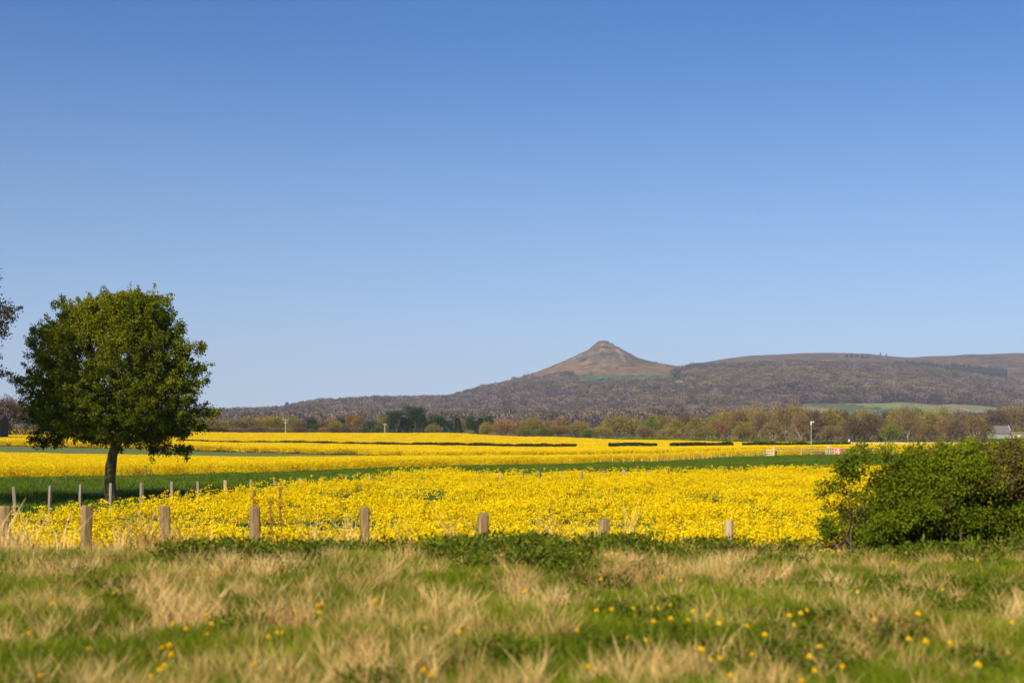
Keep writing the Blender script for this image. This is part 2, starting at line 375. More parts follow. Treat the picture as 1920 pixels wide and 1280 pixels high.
def hill_z(x, y):
    x = np.asarray(x, float); y = np.asarray(y, float)
    px = 960+FPX*x/y
    ci, ct = lerp_idx(HC, px); ct = ct*ct*(3-2*ct)*.5+ct*.5
    ri, rt = lerp_idx(HD, y)
    rs = rt*rt*(3-2*rt)*.35+rt*.65
    z = (HZ[ri, ci]*(1-ct)+HZ[ri, ci+1]*ct)*(1-rs)+(HZ[ri+1, ci]*(1-ct)+HZ[ri+1, ci+1]*ct)*rs
    # moor skyline
    zr = zpy(np.interp(px, ridge_px, ridge_py), 4800)
    wgt = np.exp(-((y-4800)/330)**2)*sstep(1225, 1290, px)
    z = z*(1-wgt)+zr*wgt
    far = sstep(1400, 2600, y)
    z = z+far*(fbm(x, y, 260, 21)-.5)*16+far*(fbm(x, y, 60, 31, 3)-.5)*5*(1-wgt*.8)
    dx = x-CX0; dy = y-CY0; r = np.hypot(dx, dy)
    wr = .5+.5*dx/np.maximum(r, 1)
    h = zpy(np.interp(r, prof_l, prof_ly), 3500)*(1-wr)+zpy(np.interp(r, prof_r, prof_ry), 3500)*wr
    front = np.clip(-dy/np.maximum(r, 1), 0, 1)
    front = np.clip((-dy/np.maximum(r, 1)-.35)/.65, 0, 1)**.7
    crag = np.exp(-((r-42)/30)**2)*front
    h = h+crag*(34*(np.abs(fbm(x, y, 24, 77, 5)-.5)-.1))+np.exp(-((r-85)/45)**2)*front*(fbm(x, y, 15, 78)-.5)*16
    h = h+(fbm(x, y, 40, 79)-.5)*4*np.clip(r/60, 0, 1)
    k = 5.0
    return np.maximum(z, h)
hr = np.concatenate([np.geomspace(612, 2300, 50), np.linspace(2330, 3120, 60), np.linspace(3130, 3640, 90), np.linspace(3660, 5000, 70), np.linspace(5060, 7000, 16)])
ht = np.linspace(-1, 1, 561)
HYY, HTT = np.meshgrid(hr, ht, indexing='ij')
HXX = HTT*HYY*.47
HZZ = hill_z(HXX, HYY)
HPX = 960+FPX*HXX/HYY; HPYv = HY-(HZZ-CAM_Z)/HYY*FPX
def mixa(c, new, m): return c*(1-m[..., None])+np.array(new)*m[..., None]
c = np.zeros(HXX.shape+(3,)); c[:] = (.10, .10, .035)
n1 = fbm(HXX, HYY, 90, 41); n2 = fbm(HXX, HYY, 28, 42); n3 = fbm(HXX, HYY, 11, 43)
# wood floor
c = mixa(c, (.085, .06, .045), sstep(2150, 2350, HYY))
# valley fields
fld = ((HYY > 1930) & (HYY < 2420) & (HPX > 1505) & (HPX < 1870)).astype(float)
stripe = (HPX+ (HYY-2000)*.45)
c = mixa(c, (.21, .25, .085), fld)
c = mixa(c, (.30, .215, .14), fld*((stripe > 1500) & (stripe < 1640) | (stripe > 1880) & (stripe < 1950)))
c = mixa(c, (.09, .14, .06), fld*((stripe > 1640) & (stripe < 1745)))
c = mixa(c, (.05, .05, .03), fld*((np.abs(stripe-1752) < 5)))
f2 = ((HYY > 2150) & (HYY < 2420) & (HPX > 1285) & (HPX < 1345)).astype(float); c = mixa(c, (.20, .22, .06), f2)
f3 = ((HYY > 1500) & (HYY < 1700) & (HPX > 1095) & (HPX < 1140)).astype(float); c = mixa(c, (.07, .14, .04), f3)
# moor
moor = sstep(3700, 3900, HYY)
c = mixa(c, (.20, .125, .075), moor)
c = mixa(c, (.11, .075, .055), moor*sstep(.48, .6, n1))
c = mixa(c, (.26, .19, .11), moor*sstep(.55, .66, n2)*.7)
c = mixa(c, (.075, .05, .04), moor*sstep(4620, 4760, HYY)*.7)
# gorse and scrub on the spur top
spur = sstep(3330, 3430, HYY)*(1-sstep(3700, 3800, HYY))*sstep(1260, 1300, HPX)
c = mixa(c, (.15, .11, .04), spur); c = mixa(c, (.35, .22, .03), spur*sstep(.52, .6, n2)*.8)
# the cone
dx = HXX-CX0; dy = HYY-CY0; r = np.hypot(dx, dy)
cone = (1-sstep(300, 345, r))*sstep(3130, 3200, HYY)*(1-sstep(1275, 1330, HPX))
c = mixa(c, (.30, .165, .10), cone)
c = mixa(c, (.215, .165, .08), cone*sstep(.46, .6, n1)*.75)
spk = fbm(HXX, HYY, 14, 95, 3); c = mixa(c, (.09, .075, .04), cone*sstep(.60, .66, spk)*(r > 120)*.8)
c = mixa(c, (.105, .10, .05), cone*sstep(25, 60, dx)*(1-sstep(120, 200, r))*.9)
c = mixa(c, (.12, .14, .045), cone*sstep(140, 165, HPX-1000+150)*sstep(0, 30, HPYv-HPYv+dx-60)*(sstep(.5, .62, n2))*.6)
c = mixa(c, (.13, .105, .045), cone*sstep(.5, .58, n2)*sstep(.45, .55, n3)*.5)
crg = cone*(1-sstep(90, 125, r)); c = mixa(c, (.125, .10, .085), crg*.9)
c = mixa(c, (.06, .05, .045), crg*sstep(.50, .56, fbm(HXX, HYY, 17, 44))*(1-.6*(r < 50)))
c = mixa(c, (.36, .28, .20), cone*(1-sstep(45, 60, r))*sstep(.5, .62, fbm(HXX, HYY, 9, 91))*.8)
c = mixa(c, (.24, .14, .085), cone*np.exp(-((r-50)/14)**2)*.5)
c = mixa(c, (.11, .10, .045), cone*(1-sstep(10, 18, r)))
line = np.abs((HPX-1158)-(HPYv-655)*.62)
c = mixa(c, (.33, .235, .155), cone*(1-sstep(1.5, 5, line))*sstep(652, 655, HPYv)*(1-sstep(677, 680, HPYv)))
lf = np.abs(HPYv-(665+(1085-HPX)*.42)-3)
c = mixa(c, (.34, .24, .15), cone*(1-sstep(1, 3, lf))*(HPX < 1092)*(HPX > 1060)*.7)
c = mixa(c, (.075, .135, .045), ((HPX > 1078) & (HPX < 1262) & (HPYv > 702+4*(n2-.5)) & (HPYv < 714)).astype(float))
c = mixa(c, (.42, .30, .20), ((HPX > 1260) & (HPX < 1284) & (HYY > 3000) & (HYY < 3120)).astype(float)*sstep(.4, .5, n3))
c = mixa(c, (.10, .13, .05), ((HPX > 950) & (HPX < 990) & (HPYv < 722)).astype(float)*.8*sstep(3300, 3400, HYY))
c = c*np.where(cone > .5, .78, 1.0)[..., None]*np.where(moor > .5, .60, 1.0)[..., None]
c *= (.6+.8*n3)[..., None]*(.8+.4*n1)[..., None]
me = mesh('hills', np.stack([HXX, HYY, HZZ], -1).reshape(-1, 3), gridfaces(*HXX.shape), M['hill'], attrs={'cover': ('FLOAT_COLOR', c.reshape(-1, 3))}, smooth=True)
tag(link('hills', me), 'conical craggy hill of bracken with wooded lower slopes and a long moor ridge', kind='structure')

# haze
hz = Geo(); hz.box((0, 3600, 195), (3900, 3760, 205))
m, nt2 = newmat('haze'); pv = N(nt2, 'ShaderNodeVolumePrincipled'); pv.inputs['Color'].default_value = (.80, .86, 1.0, 1); pv.inputs['Density'].default_value = 0.00009; pv.inputs['Anisotropy'].default_value = 0.1
ov = N(nt2, 'ShaderNodeOutputMaterial'); nt2.links.new(pv.outputs[0], ov.inputs['Volume'])
HAZE = True
if HAZE: tag(link('haze', hz.mesh('haze', [m])), 'thin pale blue haze over the fields and hills', kind='stuff')

# ------------------------------------------------------------------ leaf clouds and scattering
def unit(v): return v/np.maximum(np.linalg.norm(v, axis=-1, keepdims=True), 1e-9)
def cards(cen, L, W, up=None, rng=rng, dirs=None, rnd=None, tri=False):
    """leaf-shaped quads at cen; dirs = leaf direction, random face angle"""
    n = len(cen); L = np.broadcast_to(L, (n,)); W = np.broadcast_to(W, (n,))
    d = unit(rng.normal(size=(n, 3))) if dirs is None else unit(dirs)
    s = unit(np.cross(d, unit(rng.normal(size=(n, 3)))))
    a = cen; b = cen+d*(L*.5)[:, None]+s*(W*.5)[:, None]; e = cen+d*L[:, None]; g = cen+d*(L*.5)[:, None]-s*(W*.5)[:, None]
    if tri:
        a = cen-s*(W*.5)[:, None]; b = cen+s*(W*.5)[:, None]
        v = np.stack([a, b, e], 1).reshape(-1, 3); f = np.arange(3*n).reshape(n, 3); k = 3
    else:
        v = np.stack([a, b, e, g], 1).reshape(-1, 3); f = np.arange(4*n).reshape(n, 4); k = 4
    r = rng.random(n) if rnd is None else rnd
    return v, f, np.repeat(r, k)
def join(parts):
    """parts: list of (v, f(array), rnd, mat) with the same face size"""
    vs_, fs, rs, ms = [], [], [], []; n = 0
    for v, f, r, mi in parts:
        vs_.append(v); fs.append(f+n); rs.append(r); ms.append(np.full(len(f), mi)); n += len(v)
    return np.concatenate(vs_), np.concatenate(fs), np.concatenate(rs), np.concatenate(ms)
def leafmesh(name, parts, mats):
    v, f, r, mi = join(parts)
    return mesh(name, v, f, mats, mi, {'rnd': ('FLOAT', r)})
def blades(base, h, lean, w, rng, curve=.3, rnd=None, seg=2):
    """grass blades: two-segment quads bent over; base (n,3)"""
    n = len(base); az = rng.random(n)*2*np.pi
    d = np.stack([np.cos(az), np.sin(az), np.zeros(n)], 1); s = np.stack([-np.sin(az), np.cos(az), np.zeros(n)], 1)
    w = np.broadcast_to(w, (n,)); h = np.broadcast_to(h, (n,)); lean = np.broadcast_to(lean, (n,))
    # random facing of the flat side
    fa = rng.random(n)*np.pi; s = s*np.cos(fa)[:, None]+d*np.sin(fa)[:, None]
    p0 = base; p1 = base+d*(h*lean*.35)[:, None]+np.array([0, 0, 1])*(h*.55)[:, None]
    p2 = base+d*(h*(lean+curve*rng.random(n)))[:, None]+np.array([0, 0, 1])*(h*(1-.35*lean))[:, None]
    ww = (w*.5)[:, None]
    v = np.stack([p0-s*ww, p0+s*ww, p1+s*ww*.8, p1-s*ww*.8, p2+s*ww*.15, p2-s*ww*.15], 1).reshape(-1, 3)
    i = np.arange(n)*6
    f = np.concatenate([np.stack([i, i+1, i+2, i+3], 1), np.stack([i+3, i+2, i+4, i+5], 1)])
    r = rng.random(n) if rnd is None else rnd
    return v, f, np.repeat(r, 6)

PROTO = {}
def protos(key, meshes):
    col = bpy.data.collections.new('scatter_'+key)
    for i, m_ in enumerate(meshes):
        o = bpy.data.objects.new('%s_source_%02d' % (key, i), m_); col.objects.link(o)
    PROTO[key] = (col, len(meshes)); return col
def scatter(name, key, pts, rz, scl, mat, tilt=None, label=None, cat=None, parent=None, idx=None):
    col, k = PROTO[key]; n = len(pts)
    rot = np.zeros((n, 3)); rot[:, 2] = rz
    if tilt is not None: rot[:, :2] = tilt
    scl = np.asarray(scl, float)
    if scl.ndim == 1: scl = np.repeat(scl[:, None], 3, 1)
    me = bpy.data.meshes.new(name); me.vertices.add(n); me.vertices.foreach_set('co', np.asarray(pts, np.float32).ravel())
    for nm, dat in (('rot', rot), ('scl', scl)):
        a = me.attributes.new(nm, 'FLOAT_VECTOR', 'POINT'); a.data.foreach_set('vector', dat.astype(np.float32).ravel())
    a = me.attributes.new('pick', 'INT', 'POINT'); a.data.foreach_set('value', (rng.integers(0, k, n) if idx is None else idx).astype(np.int32))
    o = link(name, me, parent)
    ng = bpy.data.node_groups.new('scatter_'+name, 'GeometryNodeTree')
    ng.interface.new_socket('Geometry', in_out='INPUT', socket_type='NodeSocketGeometry'); ng.interface.new_socket('Geometry', in_out='OUTPUT', socket_type='NodeSocketGeometry')
    gi = ng.nodes.new('NodeGroupInput'); go = ng.nodes.new('NodeGroupOutput')
    ip = ng.nodes.new('GeometryNodeInstanceOnPoints'); ci = ng.nodes.new('GeometryNodeCollectionInfo')
    ci.inputs['Collection'].default_value = col; ci.inputs['Separate Children'].default_value = True; ci.inputs['Reset Children'].default_value = True
    ip.inputs['Pick Instance'].default_value = True
    def na(nm, t):
        q = ng.nodes.new('GeometryNodeInputNamedAttribute'); q.data_type = t; q.inputs['Name'].default_value = nm; return q.outputs['Attribute']
    ng.links.new(gi.outputs[0], ip.inputs['Points']); ng.links.new(ci.outputs[0], ip.inputs['Instance'])
    ng.links.new(na('pick', 'INT'), ip.inputs['Instance Index']); ng.links.new(na('rot', 'FLOAT_VECTOR'), ip.inputs['Rotation']); ng.links.new(na('scl', 'FLOAT_VECTOR'), ip.inputs['Scale'])
    ng.links.new(ip.outputs[0], go.inputs[0])
    md = o.modifiers.new('scatter', 'NODES'); md.node_group = ng
    tag(o, label, cat, kind='stuff')
    return o
def sample(n, d0, d1, pxl, pxr, rng=rng):
    """uniform over the ground between two distances and two directions"""
    D = np.sqrt(rng.random(n)*(d1**2-d0**2)+d0**2); px = pxl+rng.random(n)*(pxr-pxl)
    return X_at(px, D), D, px
def area(d0, d1, pxl, pxr): return (pxr-pxl)/FPX*.5*(d1*d1-d0*d0)

# ------------------------------------------------------------------ oilseed rape
def rape_patch(seed, size, nst, hmin, hmax, npet, pet, spread, hd=.06, leaves=True, green=1.0, stems=True):
    r = np.random.default_rng(seed); parts = []
    b = (r.random((nst, 2))-.5)*size; top = hmin+(hmax-hmin)*r.random(nst)**.7
    off = r.normal(size=(nst, 2))*spread
    tips = np.column_stack([b+off, top]); base = np.column_stack([b, top*.35])
    # flower heads: domes of small petals round each tip, thinning down the stem
    k = npet; cen = np.repeat(tips, k, 0)+np.column_stack([r.normal(size=(nst*k, 2))*hd*.45, -r.random(nst*k)**1.3*hd*1.25+.01])
    dirs = unit(np.column_stack([r.normal(size=(nst*k, 2)), r.random(nst*k)*.9]))
    v, f, q = cards(cen, pet, pet*1.1, rng=r, dirs=dirs, rnd=np.clip(np.repeat(r.random(nst), k)*.5+r.random(nst*k)*.5, 0, 1))
    parts.append((v, f, q, 0))
    d = tips-base; L = np.linalg.norm(d, axis=1)
    if stems: v, f, q = cards(base, L, .012, rng=r, dirs=d); parts.append((v, f, q, 1))
    if leaves:
        nl = int(nst*2.2*green); lb = np.column_stack([(r.random((nl, 2))-.5)*size, r.random(nl)*hmax*.68+.05])
        v, f, q = cards(lb, .12, .045, rng=r, dirs=np.column_stack([r.normal(size=(nl, 2)), r.random(nl)*1.2])); parts.append((v, f, q, 2))
    return leafmesh('rape_patch', parts, [M['rape_flower'], M['rape_green'], M['rape_glaucous']])
protos('rapenear', [rape_patch(100+i, 1.0, 46, .74, 1.14, 17, .034, .05, .075) for i in range(6)])
protos('rapeedge', [rape_patch(120+i, .5, 7, .40, 1.18, 16, .030, .08, .07, green=1.6) for i in range(5)])
protos('rapemid', [rape_patch(140+i, 1.7, 170, .08, 1.05, 7, .062, .05, .06, leaves=False, stems=False) for i in range(5)])
protos('rapefar', [rape_patch(160+i, 3.4, 420, .10, 1.04, 6, .105, .05, .07, leaves=False, stems=False) for i in range(4)])
# near crop
n = int(area(20, 80, -500, 2080)*1.5); x, y, px = sample(n, 20.6, 82, -500, 2080)
edge = colf(B0, px)+(fbm(x, y, 4, 51)-.5)*3
gap = fbm(x*.45, y, 1.1, 52)
keep = (y < edge) & ~((gap > .66) & (y < 60)) & (rng.random(len(x)) > .06) & (y > 20.9+(fbm(x, y*0, 1.5, 55)-.5)*1.2)
x, y, px = x[keep], y[keep], px[keep]
sc_ = .68+.56*fbm(x, y, 1.5, 53, 3)
scatter('rapeseed_crop', 'rapenear', np.column_stack([x, y, ground_z(x, y)-.05]), rng.random(len(x))*6.28, np.column_stack([np.ones(len(x)), np.ones(len(x)), sc_]), None,
        label='near field of yellow flowering oilseed rape behind the verge', cat='crop')
n = 2600; x, y, px = sample(n, 20.3, 82, -150, 2080); e = colf(B0, px)
k1 = rng.random(n) < .45
D = np.where(k1, e+rng.normal(size=n)*.9, 20.4+np.abs(rng.normal(size=n))*.5); x = X_at(px, D); y = D
scatter('loose_rapeseed', 'rapeedge', np.column_stack([x, y, ground_z(x, y)-.05]), rng.random(n)*6.28, .85+.3*rng.random(n), None, label='straggling rape plants along the edges of the near field', cat='crop')
# middle crop and upper crop
n = int(area(100, 232, -800, 2400)*1.05/2.0); x, y, px = sample(n, 100, 234, -800, 2400)
b1 = colf(B1, px)+(fbm(x, y, 6, 56)-.5)*3; b2 = colf(B2, px)
keep = (y > b1) & (y < b2); x, y, px = x[keep], y[keep], px[keep]
scatter('middle_rapeseed_crop', 'rapemid', np.column_stack([x, y, ground_z(x, y)]), rng.random(len(x))*6.28, np.column_stack([np.ones(len(x))]*2+[.93+.14*fbm(x, y, 5, 57)]), None, label='middle field of yellow oilseed rape beyond the green margin', cat='crop')
n = int(area(220, 424, -800, 2400)*1.15/6.0); x, y, px = sample(n, 220, 423, -800, 2400)
b3 = colf(B3, px); tram = (y > 296.2-np.clip((px-300)/900, 0, 1)*1.5) & (y < 302.5) & (px > 330)
endr = ~((y > 240) & (px > 1640+rng.random(n)*60) & (y > 330))
tl = (np.abs(y-(345+.02*x)) < .5) | (np.abs(y-(322+.03*x)) < .4)
keep = (y > b3) & ~tram & endr & ~tl; x, y, px = x[keep], y[keep], px[keep]
scatter('upper_rapeseed_crop', 'rapefar', np.column_stack([x, y, ground_z(x, y)]), rng.random(len(x))*6.28, np.column_stack([np.ones(len(x))]*2+[.93+.14*fbm(x, y, 8, 57)]), None, label='upper field of yellow oilseed rape rising to the far crest', cat='crop')

# ------------------------------------------------------------------ grass
def grass_clump(seed, n, rad, h, lean, w, mat, curve=.3, seedheads=0):
    r = np.random.default_rng(seed)
    a = r.random(n)*6.28; q = np.sqrt(r.random(n))*rad
    base = np.column_stack([q*np.cos(a), q*np.sin(a), np.full(n, -.03)])
    v, f, rr = blades(base, h*(.55+.6*r.random(n)), lean*(.3+r.random(n)), w, r, curve)
    return leafmesh('grass_clump', [(v, f, rr, 0)], [mat])
protos('grass', [grass_clump(200+i, 85, .15, .205, .34, .0065, M['grass']) for i in range(6)])
protos('straw', [grass_clump(220+i, 30, .045, .27, .17, .005, M['straw'], .42) for i in range(6)])
protos('tallstraw', [grass_clump(240+i, 16, .10, .66, .25, .013, M['straw'], .3) for i in range(6)])
protos('meadow', [grass_clump(260+i, 130, .8, .26, .5, .022, M['meadow']) for i in range(4)])
def lush_clump(seed):
    r = np.random.default_rng(seed); n = 260
    cen = np.column_stack([r.normal(size=(n, 2))*.13, r.random(n)*.26]); 
    v, f, q = cards(cen, .04+.03*r.random(n), .022, rng=r, dirs=np.column_stack([r.normal(size=(n, 2)), r.random(n)*1.5]))
    return leafmesh('leafy_clump', [(v, f, q, 0)], [M['lush']])
protos('lush', [lush_clump(280+i) for i in range(5)])
def dry_mask(x, y, px):
    """how much dead grass stands here, 0-1"""
    base = fbm(x, y*.27, .62, 61, 3); fine = fbm(x, y, .35, 62, 2)
    band = sstep(9.0, 11.0, y)*(1-sstep(15.6, 16.6, y)*.0)
    left = 1-sstep(500, 1000, px)
    m = (base-.5)*1.5+(fine-.5)*3.0-.03+.13*band+.10*left*sstep(10, 12, y)-.10*(1-sstep(9.0, 13.0, y))
    lush = sstep(14.2, 15.4, y)*sstep(380, 560, px)*(1-sstep(1900, 2100, px))
    return np.clip(m*3.0, 0, 1)*(1-.75*lush)
n = 19000; x, y, px = sample(n, 6.0, 18.6, -420, 2340)
scatter('grass', 'grass', np.column_stack([x, y, ground_z(x, y)]), rng.random(n)*6.28, .35+1.3*fbm(x, y*.7, .8, 63), None, label='short green verge grass in the foreground', cat='grass')
n = 30000; x, y, px = sample(n, 6.0, 17.6, -420, 2340); dm = dry_mask(x, y, px); keep = rng.random(n) < dm*.29+.055
x, y, px, dm = x[keep], y[keep], px[keep], dm[keep]
scatter('dry_grass', 'straw', np.column_stack([x, y, ground_z(x, y)]), rng.random(len(x))*6.28, .5+.25*dm+.6*rng.random(len(x)), None, tilt=rng.normal(size=(len(x), 2))*.09, label='tufts of straw coloured dead grass across the verge', cat='dry grass')
n = 1500; x, y, px = sample(n, 15.8, 20.2, -300, 1470); keep = rng.random(n) < (.02+1.1*(fbm(x, y, 1.1, 65)-.38)+.30*(px < 430)-.12*(px > 1180)); x, y = x[keep], y[keep]
scatter('tall_dry_grass', 'tallstraw', np.column_stack([x, y, ground_z(x, y)]), rng.random(len(x))*6.28, .6+.6*rng.random(len(x)), None, label='tall pale grass stalks along the near fence', cat='dry grass')
n = 1500; x, y, px = sample(n, 7.0, 15.0, -300, 2200); keep = fbm(x, y*.6, .9, 67) > .56; x, y = x[keep], y[keep]
scatter('broadleaf_weeds', 'lush', np.column_stack([x, y, ground_z(x, y)]), rng.random(len(x))*6.28, .45+.4*rng.random(len(x)), None, label='darker broad leaved weeds low in the verge grass', cat='weeds')
n = 2600; x, y, px = sample(n, 13.6, 19.0, 300, 2300); lm = sstep(.50, .66, fbm(x, y, 1.3, 66)+.10*sstep(14.8, 16.2, y)+.05*(px > 560)-.06*(px > 1500))*.33; keep = rng.random(n) < lm; x, y = x[keep], y[keep]
scatter('leafy_weeds', 'lush', np.column_stack([x, y, ground_z(x, y)]), rng.random(len(x))*6.28, .7+.6*rng.random(len(x)), None, label='dark green leafy weeds along the brow of the verge', cat='weeds')
n = int(area(30, 200, -500, 2300)*.55); x, y, px = sample(n, 30, 205, -500, 2300); keep = (y > colf(B0, px)-1) & (y < colf(B1, px)+1.5); x, y = x[keep], y[keep]
scatter('margin_grass', 'meadow', np.column_stack([x, y, ground_z(x, y)]), rng.random(len(x))*6.28, .6+.6*rng.random(len(x)), None, label='green grass margin between the near and middle rape fields', cat='grass')

# ------------------------------------------------------------------ bare and evergreen trees
def grow(r, g, p, d, L, rad, depth, tips, m=0, spread=.55, up=.12, n=5, kids=(2, 4)):
    segs = 3; pts = [p]; rr = [rad]; q = p.copy(); dd = d.copy()
    for i in range(segs):
        dd = unit(dd+r.normal(size=3)*.13+np.array([0, 0, up*.3])); q = q+dd*L/segs; pts.append(q.copy()); rr.append(rad*(1-.35*(i+1)/segs))
    g.tube(pts, rr, n if depth > 1 else 3, m, cap=False)
    tips.append((q.copy(), dd.copy(), depth))
    if depth == 0: return
    for k in range(r.integers(kids[0], kids[1])):
        t = .45+.55*r.random(); j = min(int(t*segs), segs-1); b = pts[j]+(pts[j+1]-pts[j])*(t*segs-j)
        nd = unit(dd+r.normal(size=3)*spread+np.array([0, 0, up])); grow(r, g, b, nd, L*(.62+.2*r.random()), rad*.55, depth-1, tips, m, spread, up, n, kids)
def bare_tree(seed, kind, W=.42, bark='dark_bark', lowf=.12, dens=4200):
    """height 1, crown half-width W; returns trunk mesh and crown (twig) mesh"""
    r = np.random.default_rng(seed); g = Geo(); tips = []
    tr = np.array([0, 0, 0.]); g.tube([(0, 0, -.03), (0, 0, .06), (.004, .003, .2)], [.028, .022, .018], 6, 0, cap=False)
    for k in range(6):
        a = k*1.05+r.random(); d = unit(np.array([math.cos(a)*.65*W/.42, math.sin(a)*.65*W/.42, .9+.5*r.random()]))
        grow(r, g, np.array([.0, 0, .12+.12*r.random()]), d, .27, .013, 3, tips, 0, .5, .15, 4)
    trunk = g.mesh('tree_limbs', [M[bark]])
    # twig haze: short rods radiating outward, grouped into boughs
    nb = 60; u = unit(r.normal(size=(nb, 3))); u[:, 2] = np.abs(u[:, 2])*.95-.30*(r.random(nb) < .4); rad = .45+.5*r.random(nb)**.5
    zc = .52; bc = np.column_stack([u[:, 0]*rad*W, u[:, 1]*rad*W, zc+u[:, 2]*rad*.44])
    k = dens//nb; cen = np.repeat(bc, k, 0); loc = r.normal(size=(nb*k, 3))*np.array([.075, .075, .065])
    cen = cen+loc; cen[:, 2] = np.maximum(cen[:, 2], lowf*r.random(len(cen))+.01)
    dirs = unit(unit(cen-np.array([0, 0, .30]))*1.0+r.normal(size=(len(cen), 3))*.5)
    shade = np.clip(.5+.35*(np.repeat(r.random(nb), k)-.5)+.5*(r.random(len(cen))-.5), 0, 1)
    p1 = cards(cen, .05+.045*r.random(len(cen)), .014, rng=r, dirs=dirs, rnd=shade)
    # low scrub skirt
    ns = 500; sc2 = np.column_stack([r.normal(size=(ns, 2))*W*.55, r.random(ns)**1.3*.28]); p2 = cards(sc2, .07, .02, rng=r, dirs=np.column_stack([r.normal(size=(ns, 2))*.5, np.ones(ns)]))
    crown = leafmesh('tree_twigs', [(*p1, 0), (*p2, 0)], [M['tw_'+kind]])
    return trunk, crown
def conifer(seed, style):
    r = np.random.default_rng(seed); g = Geo(); g.tube([(0, 0, -.02), (.005, 0, .5), (0, 0, .93)], [.022, .014, .003], 6, 0)
    parts = []
    if style == 'pine':      # bare trunk, irregular layered head
        bl = [(r.normal()*.10, r.normal()*.10, .45+.5*r.random()) for _ in range(16)]
        for bx, by, bz in bl:
            n_ = 300; s = .085+.05*r.random(); cen = np.array([bx*1.3, by*1.3, bz])+r.normal(size=(n_, 3))*np.array([s, s, s*.4])
            parts.append((*cards(cen, .038, .016, rng=r, dirs=r.normal(size=(n_, 3))+np.array([0, 0, .6])), 0))
            g.tube([(0, 0, bz-.08), (bx*1.2, by*1.2, bz)], [.008, .003], 3, 0)
    elif style == 'yew':     # broad rounded evergreen
        n_ = 40; u = unit(r.normal(size=(n_, 3))); u[:, 2] = np.abs(u[:, 2])
        for q in u:
            k = 120; c0 = np.array([q[0]*.42, q[1]*.42, .12+q[2]*.75])*(.75+.25*r.random()); s = .09
            parts.append((*cards(c0+r.normal(size=(k, 3))*s*np.array([1, 1, .6]), .045, .02, rng=r), 0))
    else:                    # narrow spruce-like
        for i in range(26):
            z = .12+.86*i/26; rad = .21*(1-z)**.7*(0.8+.4*r.random())+.02; k = 150; a = r.random(k)*6.28; q = rad*np.sqrt(r.random(k))
            cen = np.column_stack([q*np.cos(a), q*np.sin(a), z-q*.25+r.normal(size=k)*.012])
            parts.append((*cards(cen, .04, .016, rng=r, dirs=np.column_stack([np.cos(a), np.sin(a), np.full(k, -.2)])), 0))
    return g.mesh('conifer_trunk', [M['bark']]), leafmesh('conifer_needles', parts, [M['conifer']])
TREES = {}
for i, kd in enumerate(['olive', 'brown', 'russet', 'purple', 'green']):
    TREES[kd] = [bare_tree(300+10*i+j, kd, .36+.07*j, 'pale_bark' if (kd in ('olive', 'brown') and j == 1) else 'dark_bark') for j in range(3)]
TREES['pale'] = [bare_tree(370+j, 'brown', .40, 'pale_bark', dens=2400) for j in range(2)]
for st in ('pine', 'yew', 'spruce'): TREES[st] = [conifer(400+j+ord(st[0]), st) for j in range(2)]
KN = {'olive': 'olive budding bare tree', 'brown': 'brown bare tree', 'russet': 'russet bare tree', 'purple': 'dark purplish bare tree', 'green': 'greenish budding tree',
      'pale': 'bare tree with pale limbs', 'pine': 'dark green pine tree', 'yew': 'broad dark evergreen tree', 'spruce': 'narrow dark conifer'}
